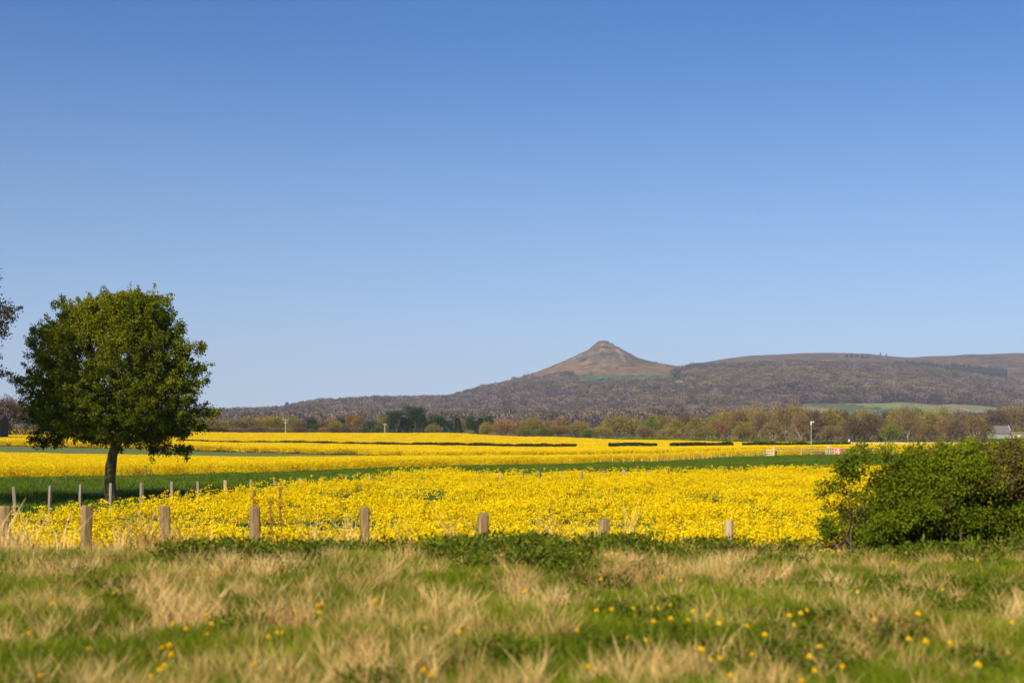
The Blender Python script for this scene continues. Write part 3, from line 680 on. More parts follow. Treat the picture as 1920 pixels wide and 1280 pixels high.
# px, top py, width px, kind, distance
TL = [
 (-22,742,70,'purple',330),(18,746,60,'purple',335),(48,752,50,'brown',345),(78,757,46,'green',350),(112,760,60,'brown',360),(160,762,60,'purple',380),(215,765,60,'brown',390),
 (262,768,55,'olive',400),(305,770,50,'purple',410),(345,776,48,'brown',430),(385,781,46,'olive',450),
 (405,786,44,'brown',470),(428,784,42,'green',490),(450,787,40,'purple',470),(470,781,44,'olive',480),(494,779,44,'russet',500),(516,778,44,'olive',480),(540,781,42,'green',500),
 (558,786,36,'brown',470),(583,777,36,'yew',460),(604,785,34,'brown',480),(622,783,36,'russet',500),(640,778,34,'yew',465),(628,790,30,'olive',455),(662,774,30,'russet',500),(673,782,28,'brown',480),
 (697,784,44,'yew',455),(718,779,30,'russet',500),(722,783,26,'green',480),(741,773,26,'pine',470),(735,790,20,'spruce',455),(757,781,26,'spruce',475),(768,784,22,'spruce',460),
 (779,764,30,'pine',480),(772,776,26,'pine',500),(792,776,26,'spruce',470),(804,782,28,'purple',490),(822,780,28,'pine',470),(812,795,24,'olive',452),(842,784,26,'yew',490),(858,783,22,'spruce',470),(868,785,26,'brown',500),
 (884,782,24,'pine',470),(900,783,26,'spruce',480),(919,781,24,'pine',490),(912,792,28,'olive',455),
 (945,786,44,'russet',470),(972,786,36,'russet',480),(1000,783,44,'olive',480),(985,798,30,'green',455),(1030,786,40,'brown',500),(1052,783,38,'brown',470),(1020,800,34,'green',455),(1082,790,40,'olive',480),
 (1105,802,36,'green',460),(1130,798,36,'olive',470),(1160,780,56,'olive',480),(1190,786,50,'olive',500),(1222,781,34,'green',480),(1243,776,40,'brown',500),(1266,786,44,'olive',470),
 (1288,776,44,'purple',520),(1310,783,38,'olive',500),(1335,779,36,'green',500),(1345,787,36,'russet',470),(1362,772,46,'olive',490),(1385,768,44,'brown',470),(1408,762,54,'olive',490),(1432,768,44,'brown',460),
 (1455,766,40,'olive',490),(1472,761,52,'pale',465),(1498,762,46,'olive',490),(1520,768,46,'purple',460),(1502,776,40,'brown',455),(1552,767,48,'olive',470),(1580,772,40,'purple',490),(1601,782,42,'purple',455),
 (1597,773,36,'green',510),(1630,777,50,'purple',460),(1650,782,40,'purple',470),(1622,770,36,'olive',520),(1662,765,30,'yew',520),(1693,759,26,'yew',540),(1685,768,42,'olive',470),(1702,762,46,'pale',458),(1722,768,42,'green',480),
 (1745,772,44,'olive',470),(1768,766,40,'olive',500),(1775,780,42,'pale',455),(1803,772,50,'purple',470),(1792,786,42,'purple',452),(1826,776,44,'pale',455),(1840,786,36,'purple',470),
 (1868,768,50,'purple',680),(1900,764,50,'brown',690),(1935,766,55,'olive',690),(1975,766,60,'purple',660),(2030,768,60,'brown',640),
 (1050,795,40,'brown',455),(1210,797,36,'brown',456),(1255,800,40,'olive',455),(1320,797,40,'olive',458),(1395,792,40,'olive',455),(1450,790,40,'brown',452),(1560,796,38,'brown',452),(1670,792,44,'green',455),(1740,796,40,'brown',452),
 (410,798,36,'olive',458),(440,800,38,'brown',456),(480,799,40,'purple',455),(520,800,40,'brown',456),(560,800,36,'purple',456),(610,801,34,'brown',458),(655,800,36,'purple',457),(540,802,30,'olive',455),
]
SEG = [(-200, 60, 'beside the dark barn at far left'), (60, 395, 'seen behind the lone green tree'), (395, 535, 'left of the first utility pole'), (535, 721, 'between the two utility poles'),
       (721, 930, 'right of the second utility pole'), (930, 1080, 'below the stone spire'), (1080, 1280, 'under the peak of the hill'), (1280, 1436, 'left of the wooden stile'),
       (1436, 1530, 'around the camera mast'), (1530, 1660, 'above the red and white sign'), (1660, 1760, 'above the left half of the hedge'), (1760, 1852, 'just left of the pale green farm building'), (1852, 2200, 'behind the pale green farm building')]
used = {}
for a, b_, nm in SEG:
    for kd in KN:
        L_ = sorted([t for t in TL if t[3] == kd and a <= t[0] < b_]); 
        for i, t in enumerate(L_):
            n_ = len(L_); o_ = '' if n_ == 1 else ('leftmost ' if i == 0 else 'rightmost ' if i == n_-1 else ['', 'second ', 'third ', 'fourth ', 'fifth '][i] if i < 5 else '')
            tail = '' if n_ == 1 else (' from the left' if 0 < i < n_-1 else '')
            used[t] = '%s%s%s, %s' % (o_, KN[kd], tail, nm)
for j, t in enumerate(TL):
    px_, top, wpx, kd, D = t
    p = at(px_, D) if D < 600 else Vector((float(X_at(px_, D)), D, float(hill_z(X_at(px_, D), D)))); 
    H = (float(zpy(top, D))-p.z)*1.05; W_ = wpx/FPX*D
    tm, cm = TREES[kd][j % len(TREES[kd])]
    basew = {'pine': .55, 'yew': .95, 'spruce': .42}.get(kd, .84)
    e = empty('conifer_tree' if kd in ('pine', 'yew', 'spruce') else 'bare_tree', p-Vector((0, 0, .1)), rng.random()*6.28, (W_/basew, W_/basew, H))
    tag(e, used[t], 'tree', 'trees along the far edge of the fields')
    link('trunk', tm, e); link('crown', cm, e)

# green hedge and scrub lines beyond the far field
def hedge_strip(name, pts, h, w, mat, label, n, cat='hedge', group=None, leaf=.16, D0=None):
    r = np.random.default_rng(len(label)+n); pts = np.array(pts, float); seg = np.linalg.norm(np.diff(pts, axis=0), axis=1); cs = np.concatenate([[0], np.cumsum(seg)])
    s = r.random(n)*cs[-1]; X_ = np.interp(s, cs, pts[:, 0]); Y_ = np.interp(s, cs, pts[:, 1]); hh = np.interp(s, cs, h if hasattr(h, '__len__') else [h]*len(pts))
    hh = hh*(.9+.18*vn(s, s*0, 1.7*w, 3))
    u = r.random(n); zz = np.sqrt(u)*hh; Y2 = Y_+(r.random(n)-.5)*w
    cen = np.column_stack([X_, Y2, ground_z(X_, Y2)+zz-.05])
    v, f, q = cards(cen, leaf, leaf*.7, rng=r)
    o0 = np.array([X_.mean(), Y_.mean(), 0]); o0[2] = gz(o0[0], o0[1])
    e = empty(name, tuple(o0)); tag(e, label, cat, group)
    link('foliage', leafmesh('hedge_foliage', [(v-o0, f, q, 0)], [mat]), e)
    g = Geo(); k = max(3, int(cs[-1]/6))
    for s_ in np.linspace(.02, .98, k)*cs[-1]:
        xx = np.interp(s_, cs, pts[:, 0]); yy = np.interp(s_, cs, pts[:, 1]); z0 = gz(xx, yy)
        hh_ = float(np.interp(s_, cs, h if hasattr(h, '__len__') else [h]*len(pts)))*.7
        g.tube([(xx-o0[0], yy-o0[1], z0-o0[2]-.1), (xx-o0[0]+r.normal()*.1, yy-o0[1], z0-o0[2]+hh_)], [.03, .012], 4, 0)
    link('stems', g.mesh('hedge_stems', [M['dark_bark']]), e)
    return e
def hp(lst): return [(float(X_at(px_, D)), D) for px_, D in lst]
HL = leafmat('field_hedge', [(0, (.015, .02, .006)), (.6, (.035, .045, .01)), (1, (.06, .07, .018))], trans=.15); M['field_hedge'] = HL
hedge_strip('field_hedge', hp([(330, 299.4), (480, 299.4), (700, 299.4), (900, 299.2), (1081, 299)]), [1.2, 1.3, 1.4, 1.55, 1.75], 1.2, HL, 'long low dark hedge crossing the upper yellow field', 34000, leaf=.24, group='low hedges in the upper field')
hedge_strip('field_hedge', hp([(1141, 299), (1232, 299)]), 1.75, 1.2, HL, 'short low dark hedge right of the long one, under the peak', 5000, leaf=.24, group='low hedges in the upper field')
hedge_strip('field_hedge', hp([(1256, 299), (1374, 299)]), 1.7, 1.2, HL, 'third low dark hedge from the left in the yellow field', 6500, leaf=.24, group='low hedges in the upper field')
hedge_strip('field_hedge', hp([(1392, 299), (1600, 299)]), 1.6, 1.2, HL, 'rightmost low dark hedge in the yellow field, beside the camera mast', 9000, leaf=.24, group='low hedges in the upper field')
hedge_strip('boundary_hedge', hp([(1010, 432), (1200, 432), (1400, 432), (1900, 432)]), [.6, 1.9, 1.9, 1.2], 2.5, M['grass'], 'green hedge line at the foot of the trees behind the yellow field', 16000, leaf=.3)
hedge_strip('boundary_hedge', hp([(-150, 430), (0, 430), (400, 430), (1000, 430)]), [2, 1.7, 1.0, .8], 2.5, M['field_hedge'], 'thin dark hedge line under the left trees', 16000, leaf=.3)

# hillside woodland, gorse and scrub
def blob(seed, mat, n=300, leaf=.17, conic=False):
    r = np.random.default_rng(seed); u = unit(r.normal(size=(n, 3))); rad = .4+.6*r.random(n)**.4
    if conic:
        z = r.random(n); a = r.random(n)*6.28; q = .28*(1-z)*np.sqrt(r.random(n)); cen = np.column_stack([q*np.cos(a), q*np.sin(a), z])
    else: cen = np.column_stack([u[:, 0]*rad*.48, u[:, 1]*rad*.48, .5+u[:, 2]*rad*.48])
    v, f, q = cards(cen, leaf if not conic else .1, leaf*.5 if not conic else .06, rng=r, dirs=unit(cen-np.array([0, 0, .2]))+r.normal(size=(n, 3))*.6)
    return leafmesh('wood_crown', [(v, f, q, 0)], [mat])
WM = {'wp': [(0, (0.058, 0.041, 0.040)), (.5, (0.123, 0.089, 0.082)), (1, (0.196, 0.144, 0.133))], 'wb': [(0, (0.073, 0.055, 0.032)), (.5, (0.145, 0.107, 0.065)), (1, (0.211, 0.158, 0.101))],
      'wg': [(0, (0.036, 0.038, 0.017)), (.5, (0.079, 0.079, 0.036)), (1, (0.123, 0.117, 0.054))], 'wc': [(0, (0.010, 0.018, 0.013)), (1, (0.029, 0.041, 0.025))], 'gorse': [(0, (.14, .09, .02)), (.5, (.30, .19, .025)), (1, (.45, .30, .04))], 'scrub': [(0, (.05, .05, .02)), (1, (.10, .095, .04))]}
bl = []
for i, (k_, st) in enumerate(WM.items()):
    M[k_] = leafmat('wood_'+k_, st, trans=.1, rough=.9, spec=.05)
    for j in range(3): bl.append(blob(500+10*i+j, M[k_], conic=(k_ == 'wc')))
protos('wood', bl)
wn = 27000
D = np.sqrt(rng.random(wn)*(4300.**2-1050**2)+1050**2); px = 330+rng.random(wn)*1650
D = np.concatenate([D, 3650+rng.random(16000)*1050]); px = np.concatenate([px, 1670+rng.random(16000)*220]); wx = np.arange(len(D)) >= wn; wn = len(D); x = X_at(px, D); z = hill_z(x, D); py = HY-(z-CAM_Z)/D*FPX
n1 = fbm(x, D, 150, 71); n2 = fbm(x, D, 60, 72); rr = rng.random(wn)
kind = np.full(wn, -1)
dcone = np.hypot(x-CX0, D-CY0)
topy = np.interp(px, [300, 860, 900, 950, 990, 1030, 1080, 1260, 1290, 1330, 1500, 1650, 1750, 1920, 2100], [700, 700, 735, 722, 712, 708, 709, 703, 694, 690, 688, 690, 702, 718, 722])
inw = (D > 2380) & (D < 3680) & (py > topy)
kind[inw] = 0; kind[inw & (n1 > .57)] = 1; kind[inw & (n2 > .66) & (rr < .7)] = 2; kind[inw & (n2 < .36) & (rr < .10) & (D < 2950)] = 3
kind[inw & (px > 1090) & (px < 1280) & (n2 > .5) & (rr < .5) & (py > 730) & (py < 750)] = 1
g_or = inw & (px > 1050) & (px < 1240) & (np.abs(py-(742-(px-1100)*.05)) < 7) & (n2 > .47); kind[g_or & (rr < .6)] = 4
gs = (D > 3300) & (D < 3800) & (py <= topy+3) & (px > 1285) & (px < 1900); kind[gs & (rr < .34)] = 5; kind[gs & (n2 > .48) & (rr < .35)] = 4; kind[gs & (rr > .75)] = 0; kind[gs & (rr > .4) & (rr < .75)] = 2; g2 = inw & (px > 1285) & (px < 1760) & (py < topy+13); kind[g2 & (n2 > .44) & (rr < .6)] = 2; kind[g2 & (n2 > .52) & (rr < .3)] = 4
low = (D > 1100) & (D <= 2380) & (rr < .16+.35*(n1 > .5)); kind[low] = np.where(n2[low] > .5, 1, 0); kind[low & (n1 < .42)] = 2
fieldm = ((D > 1900) & (D < 2430) & (px > 1495) & (px < 1875)) | ((D > 2100) & (D < 2440) & (px > 1285) & (px < 1345)) | ((D > 1480) & (D < 1720) & (px > 1090) & (px < 1145)); kind[fieldm] = -1
front_f = ((px > 1480) & (px < 1880) & (D > 1300) & (D < 1950)); kind[front_f] = -1
kind[(dcone < 265) & (D > 3200)] = -1
kind[(px > 1076) & (px < 1264) & (py > 702) & (py < 713.5) & (D > 3000)] = -1
kind[(px > 1076) & (px < 1264) & (py < 727) & (D > 2900) & (D < 3400)] = -1
kind[(px > 1258) & (px < 1286) & (py < 738) & (py > 708) & (D < 3300)] = -1
plant = (D > 3950) & (px > 1690+ (D-3950)*.1) & (px < 1885) & (D < 4290) & (rr < .9); kind[plant] = kind[plant]
pt = np.interp(px, [1670, 1700, 1800, 1890], [683, 683, 690, 699]); pb = np.interp(px, [1670, 1730, 1800, 1860, 1890], [684, 694, 704, 716, 712])
pl_ = (D > 3640) & (D < 4700) & (px > 1672) & (px < 1888) & (py > pt-2) & (py < pb+2); kind[pl_ & (rng.random(wn) < .30+.5*(n2 > .45))] = 3
cs = (dcone > 120) & (dcone < 320) & (D < 3500) & (rr < .02) & (D > 3200); kind[cs] = 5
ok = (kind >= 0) & ~(wx & ~(kind == 3))
x, D, z, kind, rr = x[ok], D[ok], z[ok], kind[ok], rr[ok]
sz = np.where(kind == 3, 9.5, np.where(kind >= 4, 6, 18))*(.7+.6*rng.random(len(x))); sz[(kind == 5) & (D < 3500)] = 5; sz[D < 2350] *= .75
hz_ = np.where(kind == 3, 1.05, .85)
scatter('woodland', 'wood', np.column_stack([x, D, z-.8]), rng.random(len(x))*6.28, np.column_stack([sz, sz, sz*hz_]), None, idx=kind*3+rng.integers(0, 3, len(x)), label='purplish brown leafless woodland covering the lower hill slopes', cat='woodland')
# broken rock of the crag
def rock(seed):
    r = np.random.default_rng(seed); g = Geo(); rings = [(-.5, .55), (-.1, .62), (.3, .5), (.55, .22)]; v = []
    for z_, q in rings:
        for k in range(7):
            a = k/7*6.283+r.normal()*.15; f_ = q*(.75+.5*r.random()); v.append((f_*math.cos(a), f_*math.sin(a), z_+r.normal()*.08))
    f = [[i*7+k, i*7+(k+1) % 7, (i+1)*7+(k+1) % 7, (i+1)*7+k] for i in range(3) for k in range(7)]; f.append([21+k for k in range(7)])
    g.add(v, f); return g.mesh('crag_rock', [M['crag_rock']])
M['crag_rock'] = noisemat('crag_rock', [(.3, (.045, .036, .034)), (.5, (.10, .078, .066)), (.7, (.21, .165, .13))], 2.5, bump=.5, bd=.3)
protos('rock', [rock(700+i) for i in range(5)])
n = 1500; a_ = -math.pi/2+(rng.random(n)-.5)*math.pi*.74; q_ = 20+rng.random(n)*95; x_ = CX0+np.cos(a_)*q_; y_ = CY0+np.sin(a_)*q_
ok_ = (fbm(x_, y_, 22, 97) > .44) & (rng.random(n) < np.clip(1.25-q_/110, 0, 1)); x_, y_ = x_[ok_], y_[ok_]; n = len(x_)
scatter('crag_rocks', 'rock', np.column_stack([x_, y_, hill_z(x_, y_)-.8]), rng.random(n)*6.28, np.column_stack([1.5+4*rng.random(n)**2, 1.5+3.5*rng.random(n)**2, 1.5+3.6*rng.random(n)**2]), None, tilt=rng.normal(size=(n, 2))*.3, label='broken grey rocks on the craggy face of the peak', cat='rocks')
# skyline trees that stand out
SK = [(538, 752, 14, 'spruce', 2880, 'tall dark conifer on the left end of the wooded skyline'), (530, 758, 14, 'yew', 2880, 'dark tree on the skyline, left of the tall conifer'), (566, 751, 13, 'spruce', 2900, 'small dark conifer on the skyline over the first utility pole'),
      (678, 746, 14, 'brown', 2920, 'small bare tree on the wooded skyline, nearest the left end'), (762, 744, 16, 'brown', 2920, 'spreading bare tree alone on the wooded skyline'),
      (1266, 698, 9, 'spruce', 3060, 'dark conifer beside the pale quarry scar right of the peak, the left one'), (1274, 700, 9, 'yew', 3080, 'dark bushy evergreen beside the pale quarry scar right of the peak'),
      (1588, 664, 8, 'spruce', 4500, 'leftmost dark conifer in the clump on the moor skyline'), (1596, 662, 8, 'spruce', 4480, 'second dark conifer from the left in the clump on the moor skyline'), (1606, 663, 9, 'yew', 4500, 'bushy dark tree in the middle of the clump on the moor skyline'),
      (1617, 664, 8, 'spruce', 4480, 'dark conifer just right of the bushy one on the moor skyline'), (1626, 664, 9, 'yew', 4490, 'bushy dark tree at the right end of the clump on the moor skyline'), (1651, 660, 4, 'spruce', 4760, 'thin lone conifer on the moor skyline, right of the clump'), (1662, 662, 4, 'spruce', 4760, 'farthest right thin conifer on the moor skyline')]
for px_, top, wpx, kd, D_, lb in SK:
    xx = float(X_at(px_, D_)); z0 = float(hill_z(xx, D_)); H = max(8.0, float(zpy(top, D_))-z0); tm, cm = TREES[kd][0]
    bw = {'pine': .55, 'yew': .95, 'spruce': .42}.get(kd, .84); W_ = wpx/FPX*D_/bw
    e = empty('skyline_tree', (xx, D_, z0-.5), rng.random()*6, (W_, W_, H)); tag(e, lb, 'tree', 'single trees on the skyline'); link('trunk', tm, e); link('crown', cm, e)

# ------------------------------------------------------------------ the lone green tree
def lone_tree():
    r = np.random.default_rng(88); D = 53.0; s = D/FPX
    X0 = float(X_at(209, D)); z0 = gz(X0, D); root = empty('maple_tree', (X0, D, z0)); tag(root, 'lone round leafy green tree with a leaning lichened trunk, at left in the grass margin', 'tree')
    def P(px_, py_, dy=0.0): return np.array([(px_-209)*s, dy, float(zpy(py_, D))-z0])
    g = Geo(); pts = [P(213, 948), P(207, 925), P(206, 900, .02), P(207, 875, .05), P(211, 852, .03), P(219, 832), P(226, 812)]
    rad = [.28, .215, .195, .205, .175, .18, .14]
    # smooth trunk with a burl
    g.tube(pts, rad, 14, 0); limbs = []
    top = P(222, 826)
    for i in range(15):
        a = i*2.4+r.random()*.5; el = .25+1.0*(i/14.0); d = np.array([math.cos(a)*math.cos(el), math.sin(a)*math.cos(el), math.sin(el)])
        L = 2.9 if el > .9 else 2.6
        p = [top+np.array([0, 0, .02*i])]; dd = d.copy()
        for k in range(6):
            dd = unit(dd+r.normal(size=3)*.12+np.array([0, 0, .06])); p.append(p[-1]+dd*L/6*(1.15 if el > 1 else 1))
        g.tube(p, np.linspace(.085, .018, 7), 6, 0, cap=False); limbs += p[2:]
        for k in range(5):
            b0 = p[2+k % 4]; q = [b0]; d2 = unit(dd+r.normal(size=3)*.8)
            for m_ in range(3): d2 = unit(d2+r.normal(size=3)*.2); q.append(q[-1]+d2*.38)
            g.tube(q, [.03, .02, .012, .006], 4, 0, cap=False); limbs += q[1:]
    # low drooping bough at right
    for tgt in ((300, 838), (330, 846), (362, 848), (285, 842), (110, 822), (86, 822)):
        e = P(*tgt, r.normal()*.3); m1 = (top+e)/2+np.array([0, 0, .18]); g.tube([top, m1, e], [.05, .03, .01], 5, 0, cap=False)
    link('trunk', g.mesh('maple_trunk', [M['bark']], smooth=True), root)
    # crown: boughs of leaf clumps inside an uneven envelope
    ys = np.array([548, 556, 570, 590, 620, 650, 690, 730, 765, 788, 803, 817, 826]); xl = np.array([228, 175, 112, 100, 62, 50, 42, 30, 32, 42, 66, 100, 180]); xr = np.array([262, 300, 318, 330, 348, 372, 380, 386, 384, 390, 388, 346, 300])
    cl = []; gcl = []
    lump = rng.random(400)
    while len(cl) < 2300:
        yy = 548+278*r.random(); a_, b_ = np.interp(yy, ys, xl), np.interp(yy, ys, xr); mid = (a_+b_)/2; hw = (b_-a_)/2
        th = r.random()*6.28; q = r.random()**.42
        x_ = mid+hw*q*math.cos(th)*.905-3; dyy = hw*s*q*math.sin(th)*.95
        # lobes: push in and out by direction
        lob = .86+.19*vn(np.array([th*1.6+3]), np.array([yy/30.0]), 1, 5)[0]
        x_ = mid+(x_-mid)*lob
        # hollow patches
        if vn(np.array([x_/30.]), np.array([yy/26.]), 1, 9)[0] > .86 and q > .3 and yy > 640: continue
        cl.append(P(x_, yy+17-21*sstep(640, 830, yy), dyy*lob))
    for tx, ty, k in ((103, 566, 2), (118, 562, 3), (252, 548, 2), (240, 553, 3), (70, 628, 5), (58, 646, 6), (40, 712, 6), (384, 655, 6), (378, 690, 6), (388, 720, 4), (392, 768, 8), (300, 556, 5), (312, 562, 5), (345, 612, 5), (322, 590, 4),
                      (287, 834, 5), (300, 838, 5), (330, 843, 3), (342, 844, 4), (355, 845, 3), (110, 818, 8), (90, 822, 6), (75, 815, 6), (340, 808, 8), (370, 797, 8)):
        tx = 209+(tx-209)*.95-2; ty = ty+(9 if ty < 620 else 0)
        for _ in range(k): cl.append(P(tx+r.normal()*5, ty+r.normal()*3+4, r.normal()*.25))
    cl = np.array(cl); k = 84; n_ = len(cl)
    cc_ = np.array([0.1, 0, 3.7]); outd = unit(cl-cc_)
    # each clump is a small shoot pointing out and up
    sh = unit(outd+np.array([0, 0, .45])+r.normal(size=(n_, 3))*.35); Ls = .20+.22*r.random(n_)+.35*(r.random(n_) < .12)
    t_ = r.random((n_, k)); cen = cl[:, None, :]+sh[:, None, :]*(t_*Ls[:, None])[..., None]+r.normal(size=(n_, k, 3))*(.115*(1-.72*t_))[..., None]
    tone = np.repeat(np.clip(.42+.45*(r.random(n_)-.5), 0, 1), k)+.28*(r.random(n_*k)-.5)
    # leaf tone rises towards the top of the crown
    tone = tone+.16*np.repeat(np.clip((cl[:, 2]-4.2)/3.5, 0, 1), k)
    v, f, q = cards(cen.reshape(-1, 3), .045+.045*r.random(n_*k), .05+.025*r.random(n_*k), rng=r, dirs=np.repeat(sh, k, 0)+r.normal(size=(n_*k, 3))*.8+np.array([0, 0, -.1]), rnd=np.clip(tone, 0, 1))
    link('crown', leafmesh('maple_leaves', [(v, f, q, 0)], [M['maple']]), root)
lone_tree()

# tree cut by the left edge of the photograph
def edge_tree():
    r = np.random.default_rng(91); D = 47.0; X0 = float(X_at(-150, D)); z0 = gz(X0, D); root = empty('edge_tree', (X0, D, z0)); tag(root, 'tall thin-leaved greyish tree of which only branch tips show at the left edge', 'tree')
    g = Geo(); g.tube([(0, 0, -.2), (.03, 0, 1.2), (0, .05, 2.6), (.1, 0, 5.4), (.05, 0, 8.2)], [.3, .23, .19, .12, .03], 10, 0); parts = []
    s = D/FPX
    def clump(c0, rad, n_):
        n_ = int(n_*1.9); cen = c0+r.normal(size=(n_, 3))*np.array([rad, rad, rad*.75]); parts.append((*cards(cen, .085, .05, rng=r), 0))
    tg = [((-6, 512), .22, 90), ((6, 540), .10, 25), ((2, 522), .10, 30), ((8, 575), .28, 190), ((22, 590), .20, 130), ((34, 582), .12, 50), ((40, 576), .06, 20), ((14, 606), .18, 110), ((6, 622), .16, 90), ((2, 650), .16, 90), ((-4, 670), .14, 60), ((4, 690), .16, 90), ((14, 700), .12, 60), ((-2, 712), .10, 40)]
    for (px_, py_), rd, n_ in tg:
        px_ -= 12; rd *= .75
        p = np.array([float(X_at(px_, D))-X0, r.normal()*.3, float(zpy(py_, D))-z0]); clump(p, rd, n_)
        for q in range(3):
            st = np.array([.05, 0, p[2]-1.2-.4*r.random()]); e = p+r.normal(size=3)*rd*.8; g.tube([st, (st+e)/2+np.array([0, 0, .1]), e], [.035, .018, .004], 4, 0, cap=False)
    for _ in range(900):
        u = unit(r.normal(size=3)); q = r.random()**.4; p = np.array([u[0]*4.6*q-2.2, u[1]*3.6*q, 6.8+u[2]*4.4*q])
        if p[0] > 1.7: continue
        clump(p, .26, 60)
    for _ in range(24):
        a = r.random()*6.28; z_ = 2.8+4*r.random(); e = np.array([math.cos(a)*1.9, math.sin(a)*2.1, z_+1.4]); g.tube([(0.05, 0, z_), tuple(e*.55+np.array([0, 0, z_*.45])), tuple(e)], [.06, .03, .008], 5, 0, cap=False)
    link('trunk', g.mesh('edge_tree_trunk', [M['dark_bark']], smooth=True), root); link('crown', leafmesh('edge_tree_leaves', parts, [M['grey_leaf']]), root)
edge_tree()

# ------------------------------------------------------------------ hawthorn hedge at the right
def hedge():
    r = np.random.default_rng(95); D = 18.6; s = D/FPX; X0 = float(X_at(1800, D)); z0 = 1.3; root = empty('hawthorn_hedge', (X0, D, gz(X0, D))); z0 = root.location.z
    tag(root, 'big leafy green hawthorn hedge with brown twiggy patches at the right edge of the verge', 'hedge')
    def P(px_, py_, dy=0.0): return np.array([(px_-1800)*s, dy, float(zpy(py_, D))-z0])
    g = Geo(); hx = [1500, 1530, 1560, 1600, 1650, 1700, 1760, 1850, 1920, 2050, 2300, 2500]; ht_ = [1014, 1002, 988, 955, 898, 852, 836, 834, 828, 822, 815, 850]; hb = [1012, 1020, 1026, 1030, 1034, 1036, 1038, 1040, 1042, 1046, 1050, 1050]
    cl = []
    while len(cl) < 4300:
        px_ = 1525+r.random()*900; t_ = np.interp(px_, hx, ht_); b_ = np.interp(px_, hx, hb); u = r.random(); py_ = t_+(b_-t_)*u
        depth = 1.5*math.sin(math.pi*min(.95, .12+.83*u**.7))
        dy = (r.random()*2-1)*depth*.55; 
        if r.random() < .5: dy = -depth*.55*(.8+.3*r.random())
        nz_ = vn(np.array([px_/34.]), np.array([py_/24.]), 1, 33)[0]
        if dy < 0: dy *= 1.25-1.0*nz_
        if nz_ > .72 and dy < 0: dy *= .3
        if nz_ > .86: continue
        if px_ < 1620 and vn(np.array([px_/22.]), np.array([py_/16.]), 1, 35)[0] > .46+.42*sstep(1540, 1740, px_): continue
        if r.random() > .35+.65*sstep(1540, 1720, px_): continue
        cl.append((P(px_, py_, dy), px_, nz_))
    # arching sprays reaching left over the crop
    for (ax, ay, bx, by) in ((1600, 905, 1535, 880), (1590, 900, 1560, 868), (1600, 880, 1575, 860), (1620, 868, 1600, 846), (1600, 930, 1520, 922), (1590, 960, 1515, 955), (1590, 985, 1512, 1002), (1620, 940, 1545, 905), (1650, 860, 1640, 838), (1600, 900, 1610, 858), (1580, 1000, 1522, 985), (1570, 1010, 1515, 1015)):
        e0 = P(ax, ay, -.1); e1 = P(bx, by, -.35+r.normal()*.2); md = (e0+e1)/2+np.array([0, 0, .05]); g.tube([e0, md, e1], [.008, .006, .003], 4, 0, cap=False)
        for k in range(7):
            t_ = .1+.9*r.random(); p = e0+(e1-e0)*t_+np.array([0, 0, .05*math.sin(math.pi*t_)]); cl.append((p+r.normal(size=3)*.03, bx, .3))
    n_ = len(cl); base = np.array([c_[0] for c_ in cl]); pxs = np.array([c_[1] for c_ in cl]); k = 48
    sh = unit(np.array([-.15, -.45, .55])+r.normal(size=(n_, 3))*.6); Ls = .07+.10*r.random(n_); t_ = r.random((n_, k))
    cen = base[:, None, :]+sh[:, None, :]*(t_*Ls[:, None])[..., None]+r.normal(size=(n_, k, 3))*.045
    tone = np.repeat(np.clip(.40+.5*(r.random(n_)-.5), 0, 1), k)+.25*(r.random(n_*k)-.5)
    yel = sstep(1750, 1900, pxs); tone += np.repeat(yel, k)*.15
    pa = cards(cen.reshape(-1, 3), .028+.02*r.random(n_*k), .026, rng=r, rnd=np.clip(tone, 0, 1))
    br = np.repeat(fbm(pxs, base[:, 2]*160, 60, 34) > .68-.16*yel, k)
    v, f, q = pa
    me_ = mesh('hawthorn_leaves', v, f, [M['hedge_leaf'], M['hedge_brown']], (br & (r.random(n_*k) < .75)).astype(int), {'rnd': ('FLOAT', q)})
    link('foliage', me_, root)
    # twigs
    for _ in range(420):
        px_ = 1560+r.random()*860; t_ = np.interp(px_, hx, ht_); b_ = np.interp(px_, hx, hb); p0 = P(px_+r.normal()*30, b_-5, r.normal()*.3); u = r.random()**.6; p1 = P(px_+r.normal()*18, b_+(t_-b_)*u*1.02, (r.random()-.75)*.9)
        md = (p0+p1)/2+r.normal(size=3)*.06; g.tube([p0, md, p1], [.011, .007, .002], 4, 0, cap=False)
    for _ in range(150):   # upright shoots on top
        px_ = 1640+r.random()*780; t_ = np.interp(px_, hx, ht_); p0 = P(px_, t_+18, r.normal()*.3); p1 = P(px_+r.normal()*6, t_-2-8*r.random(), p0[1]); g.tube([p0, p1], [.004, .0015], 3, 0, cap=False)
    link('stems', g.mesh('hawthorn_stems', [M['twig']]), root)
hedge()

